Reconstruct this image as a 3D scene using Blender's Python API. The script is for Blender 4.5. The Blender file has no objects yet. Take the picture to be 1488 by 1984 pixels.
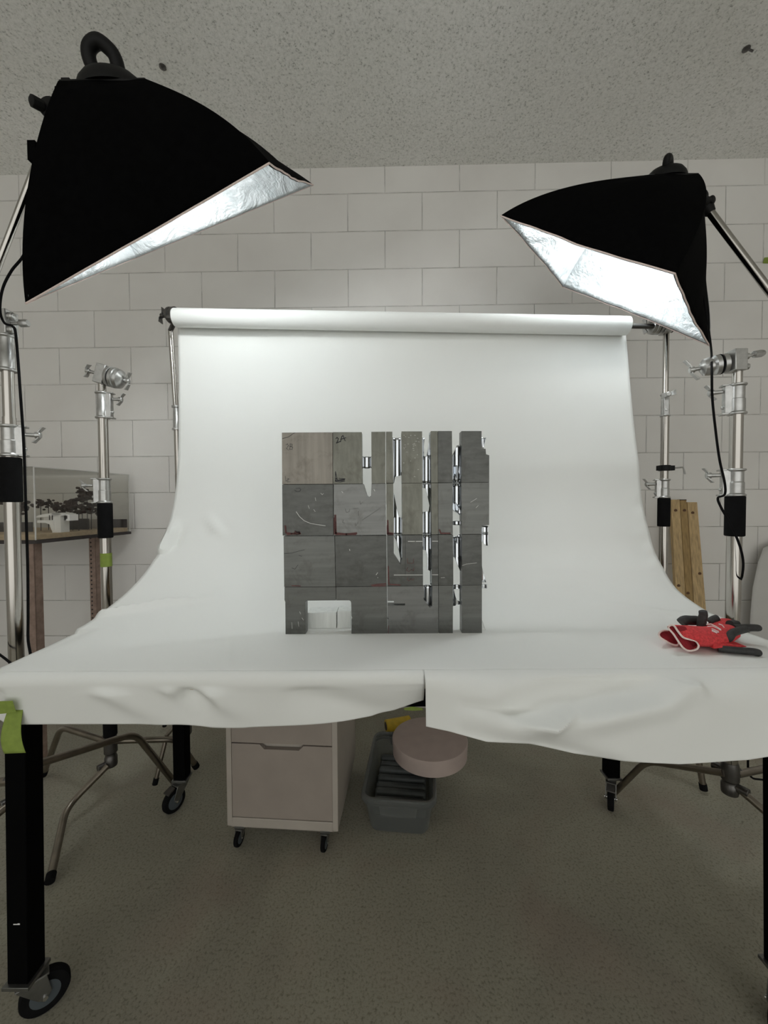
import bpy, bmesh, math, random
from mathutils import Vector, Matrix, noise
from mathutils.geometry import tessellate_polygon
R=math.radians; V=Vector
random.seed(7)
COL=bpy.context.scene.collection
# ------------------------------------------------------------------ camera maths (pixel -> world point at a depth Y)
FPX=760.0; PIT=20/760.0; ROL=.0052; EYE=V((0,0,1.163))
fw=V((0,math.cos(PIT),-math.sin(PIT))); u0=V((0,math.sin(PIT),math.cos(PIT))); r0=V((1,0,0))
upv=u0*math.cos(ROL)+r0*math.sin(ROL); rtv=r0*math.cos(ROL)-u0*math.sin(ROL)
def at(x,y,Y):
    d=fw+rtv*((x-744)/FPX)-upv*((y-992)/FPX)
    return EYE+d*(Y/d.y)
# ------------------------------------------------------------------ materials
MATS={}
def newmat(n):
    m=bpy.data.materials.new(n); m.use_nodes=True; MATS[n]=m
    nt=m.node_tree; b=nt.nodes['Principled BSDF']; return m,nt,b
def N(nt,t,**k):
    n=nt.nodes.new(t)
    for a,v in k.items():
        if a in n.inputs: n.inputs[a].default_value=v
        else: setattr(n,a,v)
    return n
def ramp(nt,src,stops):
    r=nt.nodes.new('ShaderNodeValToRGB'); e=r.color_ramp.elements
    while len(e)<len(stops): e.new(.5)
    for el,(p,c) in zip(e,stops): el.position=p; el.color=(*c,1)
    nt.links.new(src,r.inputs[0]); return r.outputs[0]
def coords(nt,scale=(1,1,1)):
    t=N(nt,'ShaderNodeTexCoord'); mp=N(nt,'ShaderNodeMapping'); mp.inputs['Scale'].default_value=scale
    nt.links.new(t.outputs['Object'],mp.inputs[0]); return mp.outputs[0]
def noi(nt,vec,scale,detail=4,rough=.5,dist=0):
    n=N(nt,'ShaderNodeTexNoise'); n.inputs['Scale'].default_value=scale; n.inputs['Detail'].default_value=detail
    n.inputs['Roughness'].default_value=rough; n.inputs['Distortion'].default_value=dist
    if vec: nt.links.new(vec,n.inputs['Vector'])
    return n.outputs['Fac']
def bump(nt,b,h,strength=.3,dist=.01,prev=None):
    n=N(nt,'ShaderNodeBump'); n.inputs['Strength'].default_value=strength; n.inputs['Distance'].default_value=dist
    nt.links.new(h,n.inputs['Height'])
    if prev: nt.links.new(prev,n.inputs['Normal'])
    nt.links.new(n.outputs[0],b.inputs['Normal']); return n.outputs[0]
def simple(n,c,rough=.5,metal=0,var=.12,scale=30,bmp=.05,bd=.002,stretch=(1,1,1),spec=None):
    m,nt,b=newmat(n); v=coords(nt,stretch); f=noi(nt,v,scale)
    lo=tuple(max(0,x*(1-var)) for x in c); hi=tuple(min(1,x*(1+var)) for x in c)
    nt.links.new(ramp(nt,f,[(.3,lo),(.7,hi)]),b.inputs['Base Color'])
    b.inputs['Roughness'].default_value=rough; b.inputs['Metallic'].default_value=metal
    if spec is not None: b.inputs['Specular IOR Level'].default_value=spec
    if bmp: bump(nt,b,f,bmp,bd)
    return m
def m_wall():
    m,nt,b=newmat('painted_block'); tc=N(nt,'ShaderNodeTexCoord'); sp=N(nt,'ShaderNodeSeparateXYZ'); nt.links.new(tc.outputs['Object'],sp.inputs[0])
    ax=N(nt,'ShaderNodeMath',operation='ADD'); ax.inputs[1].default_value=.19+40.64; nt.links.new(sp.outputs['X'],ax.inputs[0])
    cb=N(nt,'ShaderNodeCombineXYZ'); nt.links.new(ax.outputs[0],cb.inputs['X']); nt.links.new(sp.outputs['Z'],cb.inputs['Y'])
    def brick(ms,sm):
        br=N(nt,'ShaderNodeTexBrick'); br.offset=.5; br.offset_frequency=2; br.squash_frequency=2; br.squash=1
        br.inputs['Scale'].default_value=1; br.inputs['Mortar Size'].default_value=ms; br.inputs['Mortar Smooth'].default_value=sm
        br.inputs['Brick Width'].default_value=.4064; br.inputs['Row Height'].default_value=.2032
        br.inputs['Color1'].default_value=(0.47,0.465,0.46,1); br.inputs['Color2'].default_value=(.54,.545,.55,1); br.inputs['Mortar'].default_value=(.5,.5,.5,1)
        nt.links.new(cb.outputs[0],br.inputs['Vector']); return br
    br=brick(.0045,.9); thin=brick(.0012,.3)
    n1=noi(nt,tc.outputs['Object'],3,3); n2=noi(nt,tc.outputs['Object'],160,6,.7); n3=noi(nt,tc.outputs['Object'],9,5,.6)
    col=ramp(nt,n1,[(.3,(.77,.75,.725)),(.7,(.83,.815,.79))])
    mx=N(nt,'ShaderNodeMixRGB',blend_type='OVERLAY'); mx.inputs[0].default_value=.35; nt.links.new(col,mx.inputs[1]); nt.links.new(br.outputs['Color'],mx.inputs[2])
    # dark hairline gaps only where the paint has opened
    gap=N(nt,'ShaderNodeMath',operation='MULTIPLY'); nt.links.new(thin.outputs['Fac'],gap.inputs[0]); nt.links.new(ramp(nt,n3,[(.38,(.1,.1,.1)),(.6,(.75,.75,.75))]),gap.inputs[1])
    mx2=N(nt,'ShaderNodeMixRGB'); nt.links.new(gap.outputs[0],mx2.inputs[0]); nt.links.new(mx.outputs[0],mx2.inputs[1]); mx2.inputs[2].default_value=(.12,.11,.10,1)
    nt.links.new(mx2.outputs[0],b.inputs['Base Color']); b.inputs['Roughness'].default_value=.65
    inv=N(nt,'ShaderNodeMath',operation='SUBTRACT'); inv.inputs[0].default_value=1; nt.links.new(br.outputs['Fac'],inv.inputs[1])
    p=bump(nt,b,n2,.25,.002); bump(nt,b,inv.outputs[0],.6,.005,p)
    return m
def m_ceiling():
    m,nt,b=newmat('popcorn_plaster'); v=coords(nt)
    n1=noi(nt,v,105,5,.7); n2=noi(nt,v,1.3,3); vo=N(nt,'ShaderNodeTexVoronoi'); vo.inputs['Scale'].default_value=55; nt.links.new(v,vo.inputs['Vector'])
    c=ramp(nt,n1,[(.30,(.30,.305,.28)),(.43,(.82,.825,.80)),(.60,(.94,.94,.92))])
    c2=ramp(nt,n2,[(.3,(.9,.9,.88)),(.7,(1,1,1))])
    mx=N(nt,'ShaderNodeMixRGB',blend_type='MULTIPLY'); mx.inputs[0].default_value=1; nt.links.new(c,mx.inputs[1]); nt.links.new(c2,mx.inputs[2])
    nt.links.new(mx.outputs[0],b.inputs['Base Color']); b.inputs['Roughness'].default_value=.95
    p=bump(nt,b,n1,.5,.006); bump(nt,b,vo.outputs['Distance'],.3,.004,p); return m
def m_floor():
    m,nt,b=newmat('worn_concrete'); v=coords(nt)
    n1=noi(nt,v,1.7,4,.6,.6); n2=noi(nt,v,140,4,.7); n3=noi(nt,v,14,5,.65,1.2); n4=noi(nt,v,3.1,2,.5,.4)
    a=ramp(nt,n1,[(.3,(.25,.235,.19)),(.55,(.33,.315,.25)),(.75,(.38,.365,.30))])
    def mul(x,y,bt='MULTIPLY',f=1):
        q=N(nt,'ShaderNodeMixRGB',blend_type=bt); q.inputs[0].default_value=f; nt.links.new(x,q.inputs[1]); nt.links.new(y,q.inputs[2]); return q.outputs[0]
    c=mul(a,ramp(nt,n2,[(.34,(.55,.55,.52)),(.5,(1,1,1)),(.68,(1.0,1.0,1.0))]))
    c=mul(c,ramp(nt,n3,[(.2,(.35,.34,.33)),(.33,(1,1,1))]))
    q=N(nt,'ShaderNodeMixRGB'); nt.links.new(ramp(nt,n4,[(.52,(0,0,0)),(.75,(.35,.35,.35))]),q.inputs[0]); nt.links.new(c,q.inputs[1]); q.inputs[2].default_value=(.29,.20,.165,1)
    nt.links.new(q.outputs[0],b.inputs['Base Color']); b.inputs['Roughness'].default_value=.75; bump(nt,b,n2,.3,.003); return m
def m_paper():
    m,nt,b=newmat('white_seamless_paper'); v=coords(nt); n=noi(nt,v,6,3); n2=noi(nt,v,30,6,.7,.4)
    c=ramp(nt,n2,[(.16,(.70,.70,.68)),(.26,(.80,.81,.79))])
    nt.links.new(c,b.inputs['Base Color']); b.inputs['Roughness'].default_value=.8; b.inputs['Specular IOR Level'].default_value=.15; bump(nt,b,n,.12,.006); return m
def m_steel(i,c,brush):
    m,nt,b=newmat('machined_steel_%s'%i); v=coords(nt,brush); v1=coords(nt); n=noi(nt,v,60,5,.6); n2=noi(nt,v1,22,5,.65,.5); n3=noi(nt,v1,9,3)
    a=ramp(nt,n,[(.3,tuple(x*.82 for x in c)),(.7,tuple(x*1.15 for x in c))])
    q=N(nt,'ShaderNodeMixRGB',blend_type='MULTIPLY'); q.inputs[0].default_value=1; nt.links.new(a,q.inputs[1]); nt.links.new(ramp(nt,n2,[(.25,(.7,.68,.66)),(.5,(1,1,1))]),q.inputs[2])
    nt.links.new(q.outputs[0],b.inputs['Base Color']); b.inputs['Metallic'].default_value=.85
    nt.links.new(ramp(nt,n3,[(.3,(.26,)*3),(.7,(.40,)*3)]),b.inputs['Roughness']); bump(nt,b,n,.12,.001); return m
def m_glass(n,c,alpha,rough=.02,haze=.1):
    m,nt,b=newmat(n); b.inputs['Base Color'].default_value=(*c,1); b.inputs['Roughness'].default_value=rough; b.inputs['IOR'].default_value=1.49
    out=nt.nodes['Material Output']; tr=N(nt,'ShaderNodeBsdfTransparent'); tr.inputs[0].default_value=(*[min(1,.5+x*.5) for x in c],1)
    mx=N(nt,'ShaderNodeMixShader'); lw=N(nt,'ShaderNodeLayerWeight'); pw=N(nt,'ShaderNodeMath',operation='POWER'); nt.links.new(lw.outputs['Facing'],pw.inputs[0]); pw.inputs[1].default_value=5; fr=N(nt,'ShaderNodeMath',operation='MULTIPLY_ADD'); nt.links.new(pw.outputs[0],fr.inputs[0]); fr.inputs[1].default_value=.9; fr.inputs[2].default_value=.035
    ad=N(nt,'ShaderNodeMath',operation='ADD'); ad.inputs[1].default_value=alpha; ad.use_clamp=True; nt.links.new(fr.outputs[0],ad.inputs[0])
    nt.links.new(ad.outputs[0],mx.inputs[0]); nt.links.new(tr.outputs[0],mx.inputs[1]); gl=N(nt,'ShaderNodeBsdfGlossy'); gl.inputs['Roughness'].default_value=rough; sc_=N(nt,'ShaderNodeMixShader'); sc_.inputs[0].default_value=haze; nt.links.new(gl.outputs[0],sc_.inputs[1]); nt.links.new(b.outputs[0],sc_.inputs[2]); nt.links.new(sc_.outputs[0],mx.inputs[2]); nt.links.new(mx.outputs[0],out.inputs[0])
    v=coords(nt); f=noi(nt,v,12); nt.links.new(ramp(nt,f,[(.3,tuple(x*.9 for x in c)),(.7,c)]),b.inputs['Base Color']); return m
def m_emit(n,c,s):
    m,nt,b=newmat(n); b.inputs['Emission Color'].default_value=(*c,1); b.inputs['Emission Strength'].default_value=s; b.inputs['Base Color'].default_value=(1,1,1,1); return m
def m_silver():
    m,nt,b=newmat('crinkled_silver_lining'); v=coords(nt); n=noi(nt,v,7,5,.6,1.5); n2=noi(nt,v,25,4,.6,.8)
    nt.links.new(ramp(nt,n2,[(.3,(.40,.43,.44)),(.7,(.52,.54,.55))]),b.inputs['Base Color']); b.inputs['Metallic'].default_value=.3; b.inputs['Roughness'].default_value=.5
    p=bump(nt,b,n,.6,.03); bump(nt,b,n2,.4,.006,p); return m
m_wall();m_ceiling();m_floor();m_paper();m_silver()
STEEL=[m_steel('brown',(.205,.190,.165),(1,1,.05)),m_steel('grey',(.14,.143,.135),(.05,1,1)),m_steel('dark',(.098,.100,.094),(.3,1,1)),m_steel('olive',(.15,.15,.128),(1,1,.2)),m_steel('pale',(.18,.183,.176),(.05,1,1))]
simple('black_fabric',(.0025,.0025,.0027),1.0,0,.3,60,.1,spec=.04); simple('black_plastic',(.006,.006,.006),.6,0,.2,20,0,spec=.25); simple('black_paint',(.0015,.0015,.0017),.8,0,.2,12,.05,spec=.05)
simple('black_rubber',(.006,.006,.0065),.9,0,.2,50,.1,spec=.12); simple('chrome',(.72,.72,.72),.12,1,.05,5,0); simple('polished_groove',(.75,.78,.82),.12,1,.12,18,.15,.003,(1,1,.15))
simple('tube_steel',(.46,.44,.41),.16,1,.1,8,.02,.001,(3,3,.3)); simple('cast_alloy',(.50,.50,.49),.33,.9,.12,60,.12,.001); simple('dark_steel',(.13,.125,.12),.35,.9,.2,30,.05)
simple('leg_steel',(.26,.23,.19),.35,1,.15,20,.03); simple('green_tape',(.23,.31,.055),.8,0,.1,80,.1,.0008); simple('yellow_plastic',(.62,.42,.03),.5,0,.15,40,.05)
simple('milled_aluminium',(.72,.74,.72),.5,.3,.08,90,.3,.001,(1,1,.1)); simple('plank_pine',(.52,.37,.19),.7,0,.25,18,.1,.001,(8,8,.5)); simple('plank_pine_shaded',(.36,.24,.10),.7,0,.25,18,.1,.001,(8,8,.5))
simple('knot_brown',(.12,.06,.03),.8,0,.2,60,0); simple('plywood',(.52,.40,.26),.7,0,.14,14,.05,.001,(1,6,6)); simple('model_board',(.90,.89,.87),.8,0,.04,20,0); simple('dried_foliage',(.035,.018,.014),.95,0,.4,60,.4,.004)
simple('dark_card',(.05,.042,.04),.9,0,.2,30,0); simple('cabinet_enamel',(.33,.285,.25),.5,0,.05,12,.02); simple('cabinet_frame',(.42,.38,.335),.5,0,.05,12,.02)
simple('blush_carton',(.43,.35,.315),.8,0,.05,20,.05); simple('red_knit',(.58,.045,.05),.9,0,.25,220,.35,.001); simple('dark_red_knit',(.25,.012,.02),.95,0,.2,220,.3,.001); simple('cream_trim',(.80,.66,.62),.9,0,.08,200,.3,.001)
simple('nitrile_black',(.022,.022,.022),.6,0,.3,150,.3,.001); simple('white_print',(.8,.78,.78),.8,0,.05,50,0); simple('ink_black',(.02,.02,.025),.6,0,.2,90,0); simple('ink_red',(.12,.048,.046),.6,.2,.3,90,0); simple('ink_faint',(.13,.125,.12),.5,.5,.2,60,0)
simple('scratch_bright',(.55,.55,.53),.4,.6,.1,50,0); simple('grey_film',(.58,.57,.55),.6,0,.05,5,.02); simple('angle_iron',(.33,.24,.20),.5,.5,.2,40,.1); simple('grey_liner',(.10,.11,.11),.5,0,.2,20,.05)
simple('caster_zinc',(.22,.22,.21),.4,.9,.2,30,.05); simple('wheel_grey',(.07,.085,.095),.5,0,.1,20,0); simple('crack_dark',(.03,.03,.025),.9,0,.3,50,0)
m_glass('clear_acrylic',(.9,.9,.88),.02); m_glass('bin_plastic',(.34,.36,.35),.22,.25,.8)
m_emit('lamp_glow',(.975,1,.995),98.0)
M=MATS
# ------------------------------------------------------------------ mesh builder
ORG={}
class MB:
    def __init__(s): s.v=[]; s.f=[]
    def add(s,vs,fs):
        k=len(s.v); s.v+=[V(p) for p in vs]; s.f+=[tuple(i+k for i in f) for f in fs]; return s
    def box(s,c,sz,rot=None):
        c=V(c); hx,hy,hz=[a/2 for a in sz]; P=[V((x,y,z)) for x in(-hx,hx) for y in(-hy,hy) for z in(-hz,hz)]
        if rot is not None: P=[rot@p for p in P]
        return s.add([c+p for p in P],[(0,1,3,2),(4,6,7,5),(0,4,5,1),(2,3,7,6),(0,2,6,4),(1,5,7,3)])
    def bar(s,p0,p1,w,h,up=(0,0,1)):
        p0,p1=V(p0),V(p1); d=(p1-p0).normalized(); a=d.cross(V(up)); a=a.normalized() if a.length>1e-5 else V((1,0,0)); b=a.cross(d)
        P=[p+a*i*w/2+b*j*h/2 for p in(p0,p1) for i,j in((-1,-1),(1,-1),(1,1),(-1,1))]
        return s.add(P,[(3,2,1,0),(4,5,6,7),(0,1,5,4),(1,2,6,5),(2,3,7,6),(3,0,4,7)])
    def tube(s,pts,r,n=14,caps=True):
        pts=[V(p) for p in pts]; m=len(pts); rr=r if isinstance(r,(list,tuple)) else [r]*m
        tang=[(pts[min(i+1,m-1)]-pts[max(i-1,0)]).normalized() for i in range(m)]
        a=tang[0].orthogonal().normalized(); vs=[]
        for i in range(m):
            a=(a-tang[i]*a.dot(tang[i])).normalized(); b=tang[i].cross(a)
            vs+=[pts[i]+(a*math.cos(2*math.pi*k/n)+b*math.sin(2*math.pi*k/n))*rr[i] for k in range(n)]
        fs=[(i*n+k,i*n+(k+1)%n,(i+1)*n+(k+1)%n,(i+1)*n+k) for i in range(m-1) for k in range(n)]
        if caps: fs+=[tuple(range(n-1,-1,-1)),tuple((m-1)*n+k for k in range(n))]
        return s.add(vs,fs)
    def lathe(s,o,ax,prof,n=28,caps=True):
        o,ax=V(o),V(ax).normalized(); a=ax.orthogonal().normalized(); b=ax.cross(a); vs=[]
        for r,h in prof: vs+=[o+ax*h+(a*math.cos(2*math.pi*k/n)+b*math.sin(2*math.pi*k/n))*r for k in range(n)]
        m=len(prof); fs=[(i*n+k,i*n+(k+1)%n,(i+1)*n+(k+1)%n,(i+1)*n+k) for i in range(m-1) for k in range(n)]
        if caps: fs+=[tuple(range(n-1,-1,-1)),tuple((m-1)*n+k for k in range(n))]
        return s.add(vs,fs)
    def ball(s,c,r,n=12,sq=(1,1,1),jit=0):
        vs=[];m=n//2
        for i in range(m+1):
            t=math.pi*i/m
            for k in range(n):
                p=2*math.pi*k/n; d=V((math.sin(t)*math.cos(p)*sq[0],math.sin(t)*math.sin(p)*sq[1],math.cos(t)*sq[2]))
                vs.append(V(c)+d*r*(1+jit*noise.noise(d*3+V(c)*20)))
        return s.add(vs,[(i*n+k,(i+1)*n+k,(i+1)*n+(k+1)%n,i*n+(k+1)%n) for i in range(m) for k in range(n)])
    def grid(s,fn,nu,nv):
        vs=[fn(i/nu,j/nv) for i in range(nu+1) for j in range(nv+1)]
        return s.add(vs,[(i*(nv+1)+j,(i+1)*(nv+1)+j,(i+1)*(nv+1)+j+1,i*(nv+1)+j+1) for i in range(nu) for j in range(nv)])
    def prism(s,front,back):   # matching outlines (3D), caps tessellated
        n=len(front); tri=tessellate_polygon([[V(p) for p in front]])
        s.add(list(front)+list(back),[tuple(t) for t in tri]+[tuple(i+n for i in reversed(t)) for t in tri]+[(i,(i+1)%n,n+(i+1)%n,n+i) for i in range(n)]); return s
    def build(s,name,mat,parent=None,smooth=True,bevel=0,solid=0,sub=0,loc=None):
        o_=ORG[parent.name] if parent else (V(loc) if loc is not None else V((0,0,0)))
        me=bpy.data.meshes.new(name); me.from_pydata([p-o_ for p in s.v],[],s.f); me.update()
        bm=bmesh.new(); bm.from_mesh(me); bmesh.ops.remove_doubles(bm,verts=bm.verts,dist=1e-6)
        if not solid: bmesh.ops.recalc_face_normals(bm,faces=bm.faces)
        bm.to_mesh(me); bm.free()
        me.materials.append(M[mat] if isinstance(mat,str) else mat)
        if smooth: me.shade_smooth(); me.set_sharp_from_angle(angle=R(38))
        ob=bpy.data.objects.new(name,me); COL.objects.link(ob); ob.parent=parent
        if not parent: ob.location=o_
        ORG[ob.name]=o_
        if solid:
            md=ob.modifiers.new('Solidify','SOLIDIFY'); md.thickness=solid; md.offset=0
        if bevel:
            md=ob.modifiers.new('Bevel','BEVEL'); md.width=bevel; md.segments=2; md.limit_method='ANGLE'; md.angle_limit=R(40)
        if sub:
            md=ob.modifiers.new('Subdivision','SUBSURF'); md.levels=sub; md.render_levels=sub
        return ob
def thing(name,label,cat,loc,group=None):
    o=bpy.data.objects.new(name,None); COL.objects.link(o); o.location=loc; o.empty_display_size=.05; ORG[o.name]=V(loc)
    o['label']=label; o['category']=cat
    if group: o['group']=group
    return o
def tag(o,label,cat,group=None):
    o['label']=label; o['category']=cat
    if group: o['group']=group
    return o
def struct(o): o['kind']='structure'; return o
def lab(o,t): o['label']=t; return o
def spline(P,n=8):   # Catmull-Rom through points (any dimension vectors)
    P=[V(p) for p in P]; Q=[P[0]*2-P[1]]+P+[P[-1]*2-P[-2]]; out=[]
    for i in range(1,len(Q)-2):
        for k in range(n):
            t=k/n; a,b,c,d=Q[i-1],Q[i],Q[i+1],Q[i+2]
            out.append(.5*((2*b)+(c-a)*t+(2*a-5*b+4*c-d)*t*t+(3*b-a-3*c+d)*t**3))
    return out+[P[-1]]
def interp(xs,x):
    if x<=xs[0][0]: return xs[0][1]
    for (a,b),(c,d) in zip(xs,xs[1:]):
        if x<=c: return b+(d-b)*(x-a)/(c-a)
    return xs[-1][1]
def sm(t): t=max(0,min(1,t)); return t*t*(3-2*t)
# ------------------------------------------------------------------ room shell
WALLY=2.183; YAW=math.atan(-.0202)
wb=MB().box((0,.06,1.505),(6.6,.12,2.98+.03)).build('wall_back','painted_block',smooth=False); wb.location=(0,WALLY,0); wb.rotation_euler=(0,0,YAW); struct(wb)
struct(MB().box((0,-.45,-.05),(6.5,5.4,.1)).build('floor','worn_concrete',smooth=False))
struct(MB().box((0,-.45,3.035),(6.5,5.4,.1)).build('ceiling','popcorn_plaster',smooth=False))
for nm,x in(('wall_left',-3.2),('wall_right',3.2)):
    o=MB().box((0,.06,1.49),(5.2,.12,2.98)).build(nm,'painted_block',smooth=False); o.location=(x,-.55,0); o.rotation_euler=(0,0,R(90 if x<0 else -90)); struct(o)
# ------------------------------------------------------------------ work table on casters
T=thing('work_table','black legged rolling work table hidden under the draped white paper','table',(.04,1.17,0))
MB().box((.045,1.181,.778),(1.69,.698,.036)).build('tabletop','plywood',T,bevel=.003)
MB().box((.045,.87,.735),(1.60,.03,.05)).box((.045,1.475,.735),(1.60,.03,.05)).box((-.78,1.17,.735),(.03,.6,.05)).box((.867,1.17,.735),(.03,.6,.05)).build('frame','black_paint',T)
def caster(root,x,y,ztop,r,yaw,off,lock=True):
    d=V((math.cos(yaw),math.sin(yaw),0)); a=V((-d.y,d.x,0)); c=V((x,y,0))+d*off+V((0,0,r))
    top=V((x,y,ztop)); k=r/.055
    m=MB().box(top-V((0,0,.004)),(.07*k,.07*k,.008)); m.lathe(top-V((0,0,.022*k)),(0,0,1),[(.026*k,0),(.03*k,.006*k),(.028*k,.018*k)])
    for s_ in(-1,1):
        q=a*s_*.019*k; z0=V((0,0,ztop-.02*k))
        A=[V((x,y,0))-d*.024*k+q+z0,V((x,y,0))+d*.04*k+q+z0,c+q+d*.014*k+V((0,0,.01*k)),c+q-V((0,0,.013*k)),c+q-d*.016*k]
        B=[p+a*s_*.003 for p in A]; m.prism(A,B)
    m.bar(top-V((0,0,.021*k))-d*.024*k,top-V((0,0,.021*k))+d*.045*k,.042*k,.004)
    f=m.build('caster','caster_zinc',root,bevel=.0008)
    MB().lathe(c-a*.014*k,a,[(r*.72,0),(r*.95,.001),(r,.006*k),(r,.022*k),(r*.95,.027*k),(r*.72,.028*k)],36).build('wheel','black_rubber',f)
    MB().lathe(c-a*.0155*k,a,[(r*.30,0),(r*.66,.0015),(r*.74,.002),(r*.74,.029*k),(r*.66,.0295*k),(r*.3,.031*k)],32).build('wheel_hub','wheel_grey',f)
    MB().tube([c-a*.027*k,c+a*.027*k],.006*k,10).build('axle','chrome',f)
    if lock:
        p=V((x,y,ztop-.026*k))+d*.05*k
        MB().prism([p-a*.017*k,p+a*.017*k,p+a*.02*k+d*.035*k-V((0,0,.014*k)),p-a*.02*k+d*.035*k-V((0,0,.014*k))],[q+V((0,0,.005)) for q in(p-a*.017*k,p+a*.017*k,p+a*.02*k+d*.035*k-V((0,0,.014*k)),p-a*.02*k+d*.035*k-V((0,0,.014*k)))]).build('brake_pedal','dark_steel',f,bevel=.001)
    return f
LEGS=[(-.791,.8525,42),(.8675,.8525,215),(-.7815,1.4815,243),(.8675,1.4815,240)]
ZL=.112
for i,(x,y,yw) in enumerate(LEGS):
    dx=(-.0155 if i==0 else .022) if i<2 else 0   # front legs splay a touch
    b=V((x+dx,y,ZL)); tp=V((x+dx*.25,y,.76)); h=.0225
    A=[V((sx*h,sy*h,0)) for sx,sy in((-1,-1),(1,-1),(1,1),(-1,1))]
    MB().prism([b+q for q in A],[tp+q for q in A]).build('leg','black_paint',T,bevel=.002)
    caster(T,b.x,y,ZL,.046 if i<2 else .043,R(yw),.030 if i<2 else .036,i>1)
# small white paint scuff on the front left leg
p=at(30,1791,.829); MB().box(p,(.009,.0006,.0018)).box(p+V((.007,0,.0005)),(.005,.0006,.003)).build('paint_scuff','white_print',T)
# ------------------------------------------------------------------ paper backdrop
ROLLR=.036; RL=V((-.838,1.6,1.908)); RR=V((.985,1.6,1.866))
PROF=[(.835,.8015),(.86,.8025),(.95,.803),(1.05,.8035),(1.14,.806),(1.23,.822),(1.33,.858),(1.42,.910),(1.50,.985),(1.555,1.08),(1.595,1.19),(1.622,1.36),(1.635,1.6),(1.637,1.88)]
PS=spline([(a,b,0) for a,b in PROF],9)
def ridge(x,y,pts,w):   # smooth ridge profile around a polyline in (x,y)
    best=9;
    for (a,b,ha),(c,d,hb) in zip(pts,pts[1:]):
        dx,dy=c-a,d-b; t=max(0,min(1,((x-a)*dx+(y-b)*dy)/(dx*dx+dy*dy))); q=math.hypot(x-a-dx*t,y-b-dy*t); h=ha+(hb-ha)*t
        if q<best: best=q; hh=h; sd=(dx*(y-b)-dy*(x-a))
    return hh*math.exp(-(best/(w*1.05))**2)
L0=sum((PS[i+1]-PS[i]).length for i in range(len(PS)-1))
def sheet(u,v):
    j=v*(len(PS)-1); i=min(int(j),len(PS)-2); p=PS[i].lerp(PS[i+1],j-i); t=(PS[i+1]-PS[i]).normalized(); nrm=V((0,-t.y,t.x))
    y,z=p.x,p.y; y+=u**1.4*interp([(.80,0),(.86,0),(.92,-.035),(1.04,-.062),(1.305,-.078),(1.74,-.02),(1.88,0)],z); tx=PS[i+1]-PS[i]; n=V((0,-tx.y,tx.x)).normalized()   # facing camera/up
    xl=interp([(.8,-.865),(1.0,-.872),(1.25,-.885),(1.45,-.867),(1.62,-.847)],y); xr=interp([(.8,1.01),(1.15,1.012),(1.3,1.0),(1.45,.998),(1.62,1.0)],y)
    x=xl+(xr-xl)*u; s=y+ (z-.8)*1.0
    d=0.003*noise.noise(V((x*2.2,s*2.0,1)))*sm((s-1.0)*4)
    # creases (ridge, in x / arc coordinates)
    d+=ridge(x,s,[(-.85,1.68,.018),(-.835,1.80,.012),(-.84,1.86,0)],.018) - ridge(x,s,[(-.87,1.62,.0),(-.815,1.72,.010),(-.80,1.83,0)],.02)
    d+=ridge(x,s,[(-.72,1.90,0),(-.66,1.80,.008),(-.60,1.74,0)],.018)
    d+=ridge(x,s,[(-.87,1.22,.010),(-.72,1.30,.009),(-.52,1.36,0)],.016)
    d+=ridge(x,s,[(1.0,1.18,.006),(.82,1.24,.008),(.60,1.34,0)],.018)
    if u<.4: d*=1.9
    for k in range(5):
        d+=ridge(x,s,[(.965,1.5+.09*k,0),(.975+.006*(k%2),1.54+.09*k,.006),(.985,1.58+.09*k,0)],.012)
    d*=1
    # sides sag a little where the table stops
    q=0
    if y<1.1: q=-.010*sm((-x-.80)/.07)-.010*sm((x-.89)/.1)
    if z>1.0: q=0
    z2=z+q-(RL.z-RR.z)*0
    if z>1.7: z2=z+(z-1.7)/.18*(0.028-(x-RL.x)/(1.885)*.042)
    fz=.0
    return V((x,y,z2))+n*d*(1 if y>1.0 or z>.9 else .3)
FOLDX=(822-744)/930.
def hemL(x): return interp([(-.80,.088),(-.6,.088),(-.48,.092),(-.30,.097),(-.12,.093),(-.03,.088),(.02,.075),(.09,.052)],x)
def hemR(x): return interp([(.08,.088),(.13,.098),(.20,.118),(.28,.124),(.36,.140),(.45,.152),(.55,.156),(.68,.150),(.74,.142),(.80,.125),(.90,.09),(1.02,.08)],x)
def flap(x,v,right):
    p=flap_raw(x,v,right); a=sheet((x+.865)/1.875,0)-flap_raw(x,0,right); return p+a*(1-sm(v*4))
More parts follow.
